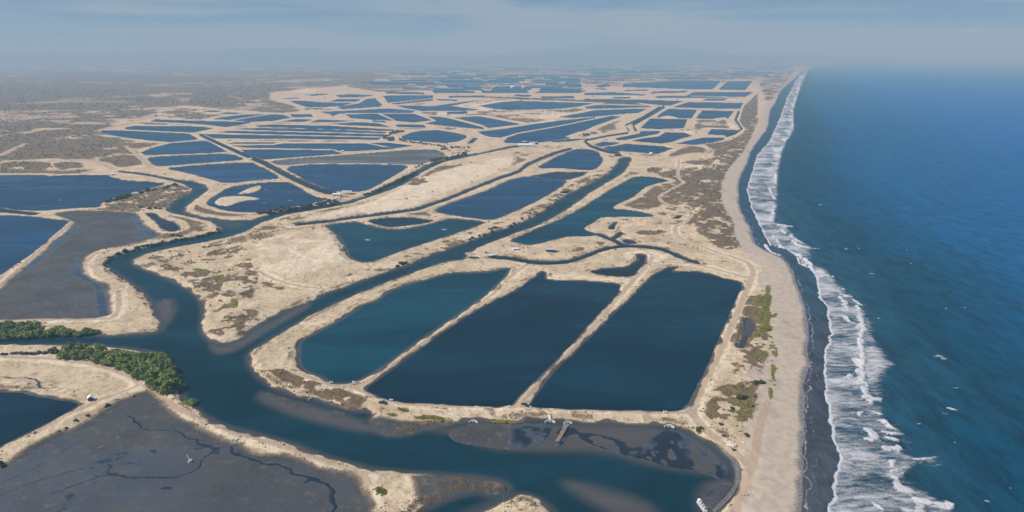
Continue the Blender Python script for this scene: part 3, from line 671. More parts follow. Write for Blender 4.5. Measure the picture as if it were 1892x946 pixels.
def mul_col(N, L, col, f):
    t = N.new("ShaderNodeMixRGB"); t.blend_type = 'MULTIPLY'; t.inputs["Fac"].default_value = 1
    L.new(col, t.inputs["Color1"])
    c = N.new("ShaderNodeCombineColor")
    for k in ("Red", "Green", "Blue"): L.new(f, c.inputs[k])
    L.new(c.outputs["Color"], t.inputs["Color2"]); return t.outputs["Color"]
def attr(N, name):
    a = N.new("ShaderNodeAttribute"); a.attribute_name = name; return a
def bump(N, L, b, h, strength, dist):
    t = N.new("ShaderNodeBump"); t.inputs["Strength"].default_value = strength; t.inputs["Distance"].default_value = dist
    L.new(h, t.inputs["Height"]); L.new(t.outputs["Normal"], b.inputs["Normal"]); return t

# ground
m_ground, nt, N, L, b = mat("ground")
geo = N.new("ShaderNodeNewGeometry"); pos = geo.outputs["Position"]
ma, mb = attr(N, "ma"), attr(N, "mb")
sa = N.new("ShaderNodeSeparateColor"); L.new(ma.outputs["Color"], sa.inputs["Color"])
sb = N.new("ShaderNodeSeparateColor"); L.new(mb.outputs["Color"], sb.inputs["Color"])
n1 = noise(N, L, pos, .035, 5); n2 = noise(N, L, pos, .22, 6, .62); n3 = noise(N, L, pos, 1.1, 5, .65); n4 = noise(N, L, pos, .009, 4)
jit = math_(N, L, 'MULTIPLY', math_(N, L, 'SUBTRACT', n3, .5), 1.2)
def edge(v, lo=.35, hi=.65):
    return mrange(N, L, math_(N, L, 'ADD', v, math_(N, L, 'MULTIPLY', jit, math_(N, L, 'MULTIPLY', math_(N, L, 'MULTIPLY', v, math_(N, L, 'SUBTRACT', 1.0, v)), 3.0))), lo, hi)
sand = mixc(N, L, mrange(N, L, n1, .35, .68), (.46, .37, .235), (.60, .505, .345))
sand = mixc(N, L, mrange(N, L, n2, .52, .68, 0, .85), sand, (.31, .225, .145))
n5 = noise(N, L, pos, .09, 5, .6, 1.6)
sand = mixc(N, L, mrange(N, L, n5, .52, .66, 0, .8), sand, (.36, .285, .20))
sand = mixc(N, L, mrange(N, L, n5, .42, .30, 0, .7), sand, (.64, .545, .41))
sand = mixc(N, L, math_(N, L, 'MULTIPLY', mrange(N, L, n2, .44, .24), .6), sand, (.64, .54, .41))
sand = mixc(N, L, mrange(N, L, n3, .56, .70, 0, .38), sand, (.24, .175, .115))
pale = mixc(N, L, mrange(N, L, n5, .35, .66), (.69, .60, .45), (.53, .44, .305))
pale = mixc(N, L, mrange(N, L, n1, .55, .72, 0, .55), pale, (.44, .36, .27))
col = mixc(N, L, edge(sb.outputs["Red"]), sand, pale)
beach = mixc(N, L, mrange(N, L, n2, .38, .66), (.46, .39, .305), (.37, .315, .25))
beach = mixc(N, L, mrange(N, L, n1, .55, .7, 0, .6), beach, (.27, .235, .20))
col = mixc(N, L, edge(sb.outputs["Blue"], .3, .7), col, beach)
col = mixc(N, L, math_(N, L, 'MULTIPLY', edge(sa.outputs["Blue"], .3, .7), .75), col, mixc(N, L, n3, (.40, .305, .215), (.34, .255, .175)))
mudc = mixc(N, L, mrange(N, L, n1, .35, .65), (.047, .050, .053), (.072, .073, .070))
mudc = mixc(N, L, mrange(N, L, n2, .52, .74, 0, .8), mudc, (.155, .135, .112))
mudc = mixc(N, L, mrange(N, L, n4, .50, .62, 0, .6), mudc, (.046, .051, .060))
col = mixc(N, L, mrange(N, L, edge(sa.outputs["Green"], .0, 1.0), .05, .45), col, mixc(N, L, n2, (.20, .150, .095), (.125, .098, .072)))
col = mixc(N, L, mrange(N, L, edge(sa.outputs["Green"], .0, 1.0), .40, .85), col, mudc)
vegc = mixc(N, L, mrange(N, L, n3, .35, .65), (.052, .036, .018), (.145, .096, .046))
vegc = mixc(N, L, mrange(N, L, n2, .5, .72), vegc, (.21, .145, .072))
col = mixc(N, L, math_(N, L, 'MULTIPLY', edge(sa.outputs["Red"], .3, .62), .88), col, vegc)
grc = mixc(N, L, mrange(N, L, n3, .35, .65), (.075, .085, .02), (.21, .19, .045))
col = mixc(N, L, edge(ma.outputs["Alpha"], .35, .6), col, grc)
col = mixc(N, L, math_(N, L, 'MULTIPLY', edge(mb.outputs["Alpha"], .35, .65), .85), col, (.075, .068, .06))
wetf = edge(sb.outputs["Green"], .2, .75)
wetc = mixc(N, L, mrange(N, L, sb.outputs["Green"], .45, .85), (.050, .060, .078), (.006, .010, .016))
col = mixc(N, L, math_(N, L, 'MULTIPLY', wetf, .92), col, wetc)
L.new(col, b.inputs["Base Color"])
L.new(mrange(N, L, wetf, 0, .7, .95, .24), b.inputs["Roughness"])
L.new(mrange(N, L, wetf, 0, .8, .2, .45), b.inputs["Specular IOR Level"])
bp = bump(N, L, b, math_(N, L, 'ADD', math_(N, L, 'MULTIPLY', n3, .5), n2), 1.0, 1.5)
L.new(mrange(N, L, math_(N, L, 'ADD', wetf, math_(N, L, 'MULTIPLY', math_(N, L, 'ADD', sa.outputs["Green"], sb.outputs["Blue"]), .7)), 0, 1, .9, .08), bp.inputs["Strength"])


def water_surface(N, L, nt, b, bumpnode, cap, rough):
    """diffuse body plus a sky reflection; on wind-roughened water the mean reflectance levels off towards the horizon"""
    b.inputs["Specular IOR Level"].default_value = 0.0
    fr = N.new("ShaderNodeFresnel"); fr.inputs["IOR"].default_value = 1.33
    gl = N.new("ShaderNodeBsdfGlossy")
    if isinstance(rough, float): gl.inputs["Roughness"].default_value = rough
    else: L.new(rough, gl.inputs["Roughness"])
    if bumpnode is not None:
        L.new(bumpnode.outputs["Normal"], fr.inputs["Normal"]); L.new(bumpnode.outputs["Normal"], gl.inputs["Normal"])
    ms = N.new("ShaderNodeMixShader")
    L.new(cap(fr.outputs["Fac"]), ms.inputs["Fac"]); L.new(b.outputs["BSDF"], ms.inputs[1]); L.new(gl.outputs["BSDF"], ms.inputs[2])
    L.new(ms.outputs["Shader"], nt.nodes["Material Output"].inputs["Surface"])

# pond and river water: tint comes from the object colour, wind ripples from bump
def water_mat(name, use_attr=False):
    m, nt, N, L, b = mat(name)
    geo = N.new("ShaderNodeNewGeometry"); pos = geo.outputs["Position"]
    oi = N.new("ShaderNodeObjectInfo")
    mpn = N.new("ShaderNodeMapping"); mpn.inputs["Rotation"].default_value = (0, 0, R(35)); mpn.inputs["Scale"].default_value = (.6, 1.6, 1)
    L.new(pos, mpn.inputs["Vector"])
    big = noise(N, L, mpn.outputs["Vector"], .012, 4, .5, .6)
    c = mul_col(N, L, oi.outputs["Color"], mrange(N, L, big, .3, .7, .72, 1.35))
    rough = mrange(N, L, big, .35, .65, .16, .30)
    if use_attr:
        a = attr(N, "shal")
        fine = noise(N, L, mpn.outputs["Vector"], .07, 5, .6, .8)
        f = math_(N, L, 'ADD', a.outputs["Fac"], math_(N, L, 'MULTIPLY', math_(N, L, 'SUBTRACT', fine, .5), math_(N, L, 'MULTIPLY', a.outputs["Fac"], .9)), True)
        c = mixc(N, L, f, c, (.085, .078, .074))
    L.new(c, b.inputs["Base Color"])
    rip = noise(N, L, mpn.outputs["Vector"], .9, 3, .6)
    bn = bump(N, L, b, rip, .22, .35)
    water_surface(N, L, nt, b, bn, lambda f: math_(N, L, 'MINIMUM', math_(N, L, 'MULTIPLY', f, .38), .13), rough)
    return m
m_pond = water_mat("pond_water")
m_river = water_mat("river_water", True)
TINT = dict(teal=(.005, .046, .072), navy=(.005, .024, .043), deep=(.004, .028, .048), blue=(.012, .052, .125), dark=(.014, .025, .038), brown=(.11, .108, .108), grey=(.075, .073, .076), river=(.004, .026, .039))

# sea
m_sea, nt, N, L, b = mat("sea_water")
geo = N.new("ShaderNodeNewGeometry"); pos = geo.outputs["Position"]
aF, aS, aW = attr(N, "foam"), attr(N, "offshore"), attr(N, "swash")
mpn = N.new("ShaderNodeMapping"); mpn.inputs["Rotation"].default_value = (0, 0, R(-8)); mpn.inputs["Scale"].default_value = (.30, 1.1, 1); L.new(pos, mpn.inputs["Vector"])
mp2 = N.new("ShaderNodeMapping"); mp2.inputs["Rotation"].default_value = (0, 0, R(12)); mp2.inputs["Scale"].default_value = (1.0, .35, 1); L.new(pos, mp2.inputs["Vector"])
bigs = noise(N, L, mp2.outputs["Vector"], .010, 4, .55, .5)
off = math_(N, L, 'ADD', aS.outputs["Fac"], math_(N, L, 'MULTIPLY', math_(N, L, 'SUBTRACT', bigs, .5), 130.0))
c = mixc(N, L, mrange(N, L, off, 30, 110), (.012, .058, .096), (.0, .040, .078))
c = mixc(N, L, mrange(N, L, off, 85, 250), c, (.0, .074, .195))
c = mixc(N, L, mrange(N, L, off, 220, 700), c, (.0, .088, .30))
chop_shade = noise(N, L, mp2.outputs["Vector"], .11, 6, .62, .5)
c = mul_col(N, L, c, mrange(N, L, chop_shade, .34, .66, .72, 1.28))  # light and dark wave facets put into the water colour
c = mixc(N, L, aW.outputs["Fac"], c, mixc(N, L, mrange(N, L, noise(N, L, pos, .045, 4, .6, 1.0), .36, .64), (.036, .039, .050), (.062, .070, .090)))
st = noise(N, L, mpn.outputs["Vector"], .35, 7, .68, .6)
st2 = noise(N, L, pos, 1.3, 5, .7, .3)
stn = math_(N, L, 'ADD', math_(N, L, 'MULTIPLY', st, 1.5), math_(N, L, 'MULTIPLY', st2, .7))       # about 1.1
stn = math_(N, L, 'SUBTRACT', stn, .6)                                                               # about .5
fo = mrange(N, L, math_(N, L, 'ADD', stn, aF.outputs["Fac"]), .72, 1.42)
c = mixc(N, L, fo, c, mixc(N, L, st2, (.50, .55, .61), (.86, .86, .85)))
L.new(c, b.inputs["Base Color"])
rip = noise(N, L, mp2.outputs["Vector"], .55, 5, .62)
swl = noise(N, L, mp2.outputs["Vector"], .085, 3, .5, .3)
rip = math_(N, L, 'ADD', rip, math_(N, L, 'MULTIPLY', swl, 3.0))
bn = bump(N, L, b, math_(N, L, 'ADD', rip, math_(N, L, 'MULTIPLY', fo, math_(N, L, 'MULTIPLY', st2, 1.2))), .9, 1.4)
water_surface(N, L, nt, b, bn, lambda f: math_(N, L, 'MULTIPLY', math_(N, L, 'MINIMUM', math_(N, L, 'MULTIPLY', f, .34), .12), math_(N, L, 'SUBTRACT', 1.0, fo)), .22)

# ------------------------------------------------------------------ object helpers
col_ = scene.collection
def tag(o, label=None, cat=None, group=None, kind=None):
    if label: o["label"] = label
    if cat: o["category"] = cat
    if group: o["group"] = group
    if kind: o["kind"] = kind
    return o
def link(name, me, parent=None, loc=None):
    o = bpy.data.objects.new(name, me); col_.objects.link(o)
    if parent is not None: o.parent = parent
    if loc is not None: o.location = loc
    return o
def grid_mesh(name, X, Y, Zv, keep):
    nr, nc = X.shape
    ii = np.arange(nr * nc).reshape(nr, nc)
    q = np.stack([ii[:-1, :-1], ii[1:, :-1], ii[1:, 1:], ii[:-1, 1:]], -1).reshape(-1, 4)
    k = keep.ravel()[q].any(1); q = q[k]
    used = np.zeros(nr * nc, bool); used[q.ravel()] = True
    remap = np.cumsum(used) - 1
    q = remap[q]
    me = bpy.data.meshes.new(name)
    co = np.stack([X.ravel()[used], Y.ravel()[used], Zv.ravel()[used]], 1).astype(np.float32)
    me.vertices.add(len(co)); me.vertices.foreach_set("co", co.ravel())
    me.loops.add(q.size); me.loops.foreach_set("vertex_index", q.astype(np.int32).ravel())
    me.polygons.add(len(q)); me.polygons.foreach_set("loop_start", np.arange(0, q.size, 4, dtype=np.int32))
    me.polygons.foreach_set("use_smooth", np.ones(len(q), bool))
    me.update(calc_edges=True)
    return me, used
def set_attr(me, name, data, kind='FLOAT'):
    a = me.attributes.new(name, kind, 'POINT')
    if kind == 'FLOAT': a.data.foreach_set("value", np.ascontiguousarray(data, np.float32).ravel())
    else: a.data.foreach_set("color", np.ascontiguousarray(data, np.float32).ravel())

# --- ground sheet
keep = (shore > -45)
me, used = grid_mesh("ground", GX, GY, GZ, keep)
set_attr(me, "ma", np.stack([veg, mud, road, green], 1)[used], 'FLOAT_COLOR')
set_attr(me, "mb", np.stack([paleM, np.maximum(wet, wetbeach * .55), beach_m * (1 - mud), asph], 1)[used], 'FLOAT_COLOR')
me.materials.append(m_ground)
tag(link("ground", me), "pale sandy coastal plain cut into dikes and ponds", kind="structure")

# --- ponds and canals
def flat_poly(name, P, z, m, grow, inset=0):
    P = np.array(P); shal_in = inset
    a = 0.5 * np.sum(P[:, 0] * np.roll(P[:, 1], -1) - np.roll(P[:, 0], -1) * P[:, 1])
    if a < 0: P = P[::-1]
    t = np.roll(P, -1, 0) - np.roll(P, 1, 0); t /= np.linalg.norm(t, axis=1)[:, None] + 1e-9
    Pn = P + np.stack([t[:, 1], -t[:, 0]], 1) * grow
    c = Pn.mean(0)
    me = bpy.data.meshes.new(name)
    n = len(Pn)
    if inset:
        nn = np.stack([t[:, 1], -t[:, 0]], 1); R1 = P - nn * .6; R2 = P - nn * inset
        V = np.vstack([Pn, R1, R2]) - c
        F = [(o_ * n + i, o_ * n + (i + 1) % n, (o_ + 1) * n + (i + 1) % n, (o_ + 1) * n + i) for o_ in (0, 1) for i in range(n)] + [tuple(range(2 * n, 3 * n))]
        me.from_pydata([(x, y, 0) for x, y in V], [], F)
        set_attr(me, "shal", np.r_[np.full(n, .75), np.full(n, .75), np.zeros(n)])
    else:
        me.from_pydata([(x - c[0], y - c[1], 0) for x, y in Pn], [], [list(range(n))])
    me.materials.append(m)
    return me, (c[0], c[1], z)
far_lab = {0: "long narrow pond among the thin parallel dikes in the middle distance", 1: "thin far pond in the hazy patchwork of ponds towards the horizon"}
for k, (pts, lvl, tint, lab, it, P) in enumerate(W):
    cy = P[:, 1].mean()
    grow = 1.2 if cy < 900 else cy / 700.0
    canal = lab is not None and ("canal" in lab or "channel" in lab or "ditch" in lab)
    nm = "canal_water" if canal else "pond_water"
    rim = {0: 3.0, 5: 3.0, 7: 3.5}.get(k, 0)
    me, loc = flat_poly(nm, P, lvl, m_river if rim else m_pond, grow, rim)
    o = link(nm, me, None, loc)
    t = np.array(TINT[tint]) * .78 * (1 + .4 * (rng.random() - .5))
    o.color = (*t, 1)
    far = 1 if k >= N_TRACED else 0
    tag(o, lab or far_lab[far], None, None if lab else ("thin far ponds" if far else "middle distance ponds"), "structure")

# --- estuary: a fine sheet so that its shoals can show
vr = np.concatenate([np.arange(262, 330, 2.0), np.arange(331, 480, 3.), np.arange(482, 1075, 4.)]); uc = np.concatenate([np.arange(-500, -10, 30.), np.arange(-6, 1400, 4.)])
EU, EV = np.meshgrid(uc, vr); EX, EY = unproj(EU, EV, 0.0)
ex, ey = EX.ravel(), EY.ravel()
idx, s = sdist(ex, ey, PE, 10)
ek = np.zeros(len(ex), bool); ek[idx[s < 2.0]] = True
es = np.full(len(ex), 99.); es[idx] = s
shal = np.zeros(len(ex), np.float32)
def eshal(pts, feather, amt):
    i2, s_ = sdist(ex, ey, world_poly(pts, 0, 1), feather * 1.5)
    shal[i2] = np.maximum(shal[i2], amt * (1 - sstep(-feather, feather, s_)))
shal = np.maximum(shal, .55 * (1 - sstep(0, 4.5, -es)) * (es < 50)).astype(np.float32)
eshal([(480, 720), (540, 740), (650, 768), (700, 790), (760, 806), (690, 800), (600, 785), (520, 760), (475, 740)], 5, .85)
eshal([(700, 800), (820, 795), (900, 830), (1000, 835), (1120, 835), (1200, 860), (1330, 880), (1340, 880), (1350, 850), (1240, 786), (1000, 780), (820, 790)], 6, .80)
eshal(Z('S', 390,740, 430,715, 560,745, 750,790, 900,830, 1000,880, 1060,930, 1120,1000, 800,1000, 700,930, 560,860), 6, .80)
eshal([(285, 560), (312, 550), (326, 560), (320, 585), (305, 605), (296, 590)], 4, .85)
eshal([(385, 632), (406, 640), (440, 632), (480, 606), (540, 572), (575, 557), (570, 570), (500, 608), (440, 648), (405, 656), (390, 648)], 4, .85)
eshal([(1290, 900), (1340, 880), (1360, 900), (1330, 950), (1290, 950)], 5, .8)
eshal([(900, 925), (940, 905), (960, 915), (900, 945), (830, 960)], 4, .5)
eshal([(340, 395), (420, 408), (455, 412), (430, 425), (405, 412)], 4, .35)
me, used = grid_mesh("estuary_water", EX, EY, np.zeros_like(EX), ek)
set_attr(me, "shal", shal[used]); me.materials.append(m_river)
o = link("estuary_water", me); o.color = (*TINT['river'], 1)
tag(o, "dark green-blue tidal river winding between the ponds", kind="structure")

# ------------------------------------------------------------------ the sea with its surf
vr = np.concatenate([np.linspace(108.7, 112, 6), np.arange(112.8, 300, 1.5), np.arange(301, 480, 1.6), np.arange(481.6, 960, 1.6), np.arange(962, 1180, 7)])
uc = np.concatenate([np.arange(1340, 1800, 1.6), np.arange(1800, 1900, 4), np.arange(1904, 2500, 14)])
SU, SV = np.meshgrid(uc, vr); SX, SY = unproj(SU, SV, 0.0)
sx, sy = SX.ravel(), SY.ravel(); su, sv = SU.ravel(), SV.ravel()
d, ins = seg_dist(sx, sy, PSs)
sd = np.where(ins, d, -d)            # metres offshore
front_px = [(1520, 100), (1487, 128.5), (1470, 149), (1453, 183), (1442, 216), (1422, 260), (1399, 287), (1392, 311), (1380, 349), (1387, 380), (1402, 413), (1421, 453), (1447, 458), (1470, 470), (1478, 488), (1501, 498), (1510, 520),
            (1514, 550), (1529, 568), (1531, 596), (1535, 616), (1524, 649), (1519, 677), (1524, 707), (1526, 740), (1531, 782), (1539, 807), (1551, 838), (1539, 884), (1539, 922), (1524, 946), (1510, 1100)]
outer_px = [(1530, 100), (1491, 133), (1477, 169), (1466, 203), (1468, 240), (1452, 264), (1440, 304), (1438, 325), (1437, 368), (1433, 409), (1455, 421), (1475, 444), (1505, 458), (1493, 487), (1526, 498), (1539, 513), (1574, 548),
            (1590, 568), (1615, 596), (1612, 621), (1630, 650), (1642, 680), (1630, 717), (1625, 738), (1630, 763), (1653, 787), (1664, 805), (1664, 825), (1690, 853), (1675, 880), (1710, 910), (1757, 939), (1800, 1100)]
wob_u = (fbm(sx / 11, sy / 11, 3) - .5) * 14 / np.clip(np.hypot(sx, sy) / 380, .7, 12) + (fbm(sx / 3, sy / 3, 2) - .5) * 5 / np.clip(np.hypot(sx, sy) / 380, .7, 12)
def at_rows(px): p = np.array(px); return np.interp(sv, p[:, 1], p[:, 0])
pf = sorted(front_px, key=lambda p: p[1]); po = sorted(outer_px, key=lambda p: p[1])
fu = at_rows(pf) + wob_u; ou = at_rows(po) + wob_u * 1.5
dist0 = np.hypot(sx, sy)
mpp = np.sqrt(dist0 ** 2 + H * H) / FPX
df = (su - fu) * mpp            # metres seaward of the swash front
do = (ou - su) * mpp            # metres inside the outer limit of the surf
sn = fbm(sx / 5.0, sy / 2.2, 4); sn2 = fbm(sx / 22, sy / 12 + 3, 3); sn3 = fbm(sx / 40 + 9, sy / 40, 3)
foam = np.zeros(len(sx))
inside = sstep(-.5, .5, df) * sstep(-6, 6, do)
foam = inside * (.53 + (sn2 - .5) * .75 + .10 * sstep(30, 0, df))
foam = np.maximum(foam, .95 * np.exp(-((df - .9) / 1.1) ** 2) + .30 * np.exp(-np.clip(df, 0, 99) / 6.) * (df > 0))
foam = np.where((foam < 0), 0, foam)
gain = sstep(.33, .58, fbm(sx / 60, sy / 16, 2))
def fline(pts, w, amt, tail=6.):
    P = world_poly(pts, 0, 1, closed=False)
    lo = P.min(0) - 60; hi = P.max(0) + 60
    idx = np.nonzero((sx > lo[0]) & (sx < hi[0]) & (sy > lo[1]) & (sy < hi[1]))[0]
    wx = sx[idx] + (fbm(sx[idx] / 4, sy[idx] / 4, 3) - .5) * w * 2.2; wy = sy[idx] + (fbm(sx[idx] / 4 + 20, sy[idx] / 4, 3) - .5) * w * 2.2
    dd, _ = seg_dist(wx, wy, P, closed=False)
    dd = dd + (sn2[idx] - .5) * 3.0
    f = amt * (.58 + .62 * sn[idx]) * (1 - sstep(w * .2, w * 1.15, dd)) + .55 * amt * np.exp(-dd / tail) * (sn[idx] > .40)
    foam[idx] = np.maximum(foam[idx], f)
    return idx, np.exp(-(dd / (w * 1.1)) ** 2)
hts = np.zeros(len(sx))
def breaker(pts, w, amt, h, tail=6.):
    i, e = fline(pts, w, amt, tail); hts[i] = np.maximum(hts[i], e * h)
breaker(Z('O', 680,105, 700,150, 700,200, 722,250, 715,300, 700,340, 705,420, 700,480, 700,560, 705,620), 2.6, 1.0, 1.0, 5)
breaker(Z('O', 705,630, 735,700, 750,760, 770,790), 2.8, .95, .9, 4)
breaker(Z('O', 560,40, 590,80, 600,130), 1.8, .85, .5); breaker(Z('O', 640,45, 700,90), 1.6, .7, .4)
breaker(Z('O', 575,175, 610,220, 640,230), 1.6, .85, .5); breaker(Z('O', 660,490, 680,540), 2, .9, .6)
breaker(Z('O', 590,625, 640,610), 1.6, .85, .5); breaker(Z('O', 575,400, 640,410), 2, .7, .5); breaker(Z('O', 660,270, 700,260), 2, .8, .5)
P = world_poly(Z('O', 705,480, 850,490, 970,520, 900,580, 810,665, 740,640, 700,570), 0, 1)
i2, s_ = sdist(sx, sy, P, 6); foam[i2] = np.maximum(foam[i2], .72 * (1 - sstep(-4, 3, s_)) + .2 * (sn[i2] - .5)); hts[i2] = np.maximum(hts[i2], .5 * (1 - sstep(-6, 3, s_)))
for c, w_ in (((740,115, 770,130, 830,125), 2.2), ((800,225, 830,230), 1.6), ((690,240, 720,220), 1.2), ((860,285, 885,320, 940,335), 2.0), ((745,345, 790,380, 770,420), 2.4), ((880,370, 930,385, 1000,385), 1.8), ((905,410, 960,420), 1.6),
              ((900,485, 930,500, 960,480), 2.4), ((930,580, 945,610), 2.0), ((920,650, 970,650), 2.2), ((940,690, 985,750, 1010,810), 2.2), ((1050,790, 1070,850, 1120,880, 1220,890, 1340,915), 3.4), ((1090,940, 1150,925), 2.4), ((800,900, 850,940), 1.6),
              ((1080,560, 1160,575, 1250,572), .8), ((1010,935, 1040,935), 2)):
    breaker(Z('T', *c), w_, .95, .8, 4)
P = world_poly(Z('T', 1050,780, 1150,780, 1250,840, 1360,925, 1120,900), 0, 1)
i2, s_ = sdist(sx, sy, P, 6); foam[i2] = np.maximum(foam[i2], .62 * (1 - sstep(-3, 3, s_)))
for c, w_ in (((40,140, 50,190, 80,230), 2.4), ((90,190, 150,190), 1.2), ((110,420, 150,430, 210,430), 2.0), ((130,460, 150,480), 2), ((60,490, 100,540), 1.4), ((115,560, 130,590, 180,580), 2.2), ((210,535, 250,580, 390,590), 2.2), ((245,630, 300,680, 330,700, 270,710), 2.2),
              ((330,690, 350,750), 1.6), ((190,615, 240,630), 1.4), ((75,60, 95,100), 1.6), ((60,370, 75,390), 2), ((380,800, 450,790, 500,795), 1.8), ((560,930, 640,940), 1.6), ((560,880, 580,885), 1.6), ((5,560, 40,610, 120,640), 1.2)):
    breaker(Z('K', *c), w_, .95, .7, 4)
# outer breakers further up the coast: broken white lines along the outer limit
brk = np.exp(-((do - 5) / 4.0) ** 2) * sstep(.42, .60, fbm(sx / 60 + 4, sy / 34, 3)) * (sv < 450)
foam = np.maximum(foam, brk * .9); hts = np.maximum(hts, brk * .6)
far_s = sstep(500, 1600, dist0)
foam = np.maximum(foam, inside * far_s * (.34 + (sn3 - .5) * .9 + .35 * (sstep(.5, .7, np.sin(df / 9.0 + sn3 * 5)))))
# lone whitecaps
for u, v, r_ in ((1515, 378, 3.2), (1525, 390, 1.4), (1608, 507, 3), (1733, 659, 3.0), (1744, 664, 2.4), (1751, 752, 2.4), (1762, 755, 2), (1740, 761, 1.4), (1697, 786, 1), (1624, 587, 1.2), (1780, 569, 1), (1748, 570, 1.2), (1864, 901, 1), (1823, 924, 1.4), (1717, 525, 1.4),
                 (1685, 488, 1), (1675, 461, 1), (1752, 532, 1.6), (1588, 458, 1.2), (1564, 461, 1.6), (1765, 719, 1), (1763, 820, .8), (1730, 538, 1)):
    X, Y = unproj(u, v); dd = np.hypot((sx - X) / 1.9 + (sn - .5) * 4, sy - Y + (sn2 - .5) * 3); foam = np.maximum(foam, .80 * (1 - sstep(r_ * .2, r_ * .85, dd)))
# thin lace at the water's edge on the wet sand
lw = sd + (fbm(sx / 9, sy / 9, 3) - .5) * 7
foam = np.maximum(foam, (.62 * np.exp(-((lw - 2.2) / .5) ** 2) + .45 * np.exp(-((lw - 6.5) / .4) ** 2) * sstep(.45, .6, fbm(sx / 25, sy / 14, 2))) * (df < -2) * (dist0 < 900))
swash = (1 - .6 * sstep(430, 640, dist0)) * sstep(3.0, -4.0, df) * (1 - 0) * sstep(70, 30, sd)  # wet-sand band fades with distance: the film's far reflection put into its colour
# swell: long crests slightly oblique to the beach
ph = (sx * .975 - sy * .22) / 46.0 * 2 * math.pi + 2.2 * (sn3 - .5)
amp = .95 * np.exp(-np.clip(sd - 60, 0, 1e9) / 320) * sstep(8, 45, sd) * (dist0 < 2500)
sz = amp * (np.maximum(np.sin(ph), -.4) ** 1) + .12 * (fbm(sx / 6, sy / 9, 3) - .5) * sstep(10, 40, sd)
sz += hts * (.9 + 1.4 * sn) * sstep(3000, 800, dist0)
sz = np.where(sd < 6, np.minimum(sz, .0), sz) + .01
me, used = grid_mesh("sea", SX, SY, sz.reshape(SX.shape), sd > -4)
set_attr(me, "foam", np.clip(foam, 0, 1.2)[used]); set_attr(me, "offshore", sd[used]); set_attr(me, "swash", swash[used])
me.materials.append(m_sea)
tag(link("sea", me), "blue ocean with white surf rolling onto the beach", kind="structure")

# ------------------------------------------------------------------ hills on the horizon
m_hill = simple("hill_scrub", (.10, .095, .075), .95, 0, .4, .002)
hx = np.linspace(-32000, 14500, 360); hy = np.linspace(16500, 25500, 44)
HX, HY = np.meshgrid(hx, hy)
ridge = 260 + 360 * fbm(HX / 5600 + 3.3, HY / 9500, 4, .55) + 120 * (fbm(HX / 1600, HY / 1600, 4) - .5)
side = sstep(14500, 6500, HX) * sstep(-32000, -29000, HX)
prof = np.sin(np.clip((HY - 16500) / 9000, 0, 1) * math.pi) ** .8
bumpm = .62 + .55 * np.exp(-((HX - 3000) / 2100) ** 2) + .22 * np.exp(-((HX + 7600) / 5000) ** 2)
me, _ = grid_mesh("hills", HX, HY, (ridge * prof * side * bumpm - 6), np.ones_like(HX, bool))
me.materials.append(m_hill)
tag(link("hills", me), "faint low hills on the hazy horizon", kind="structure")
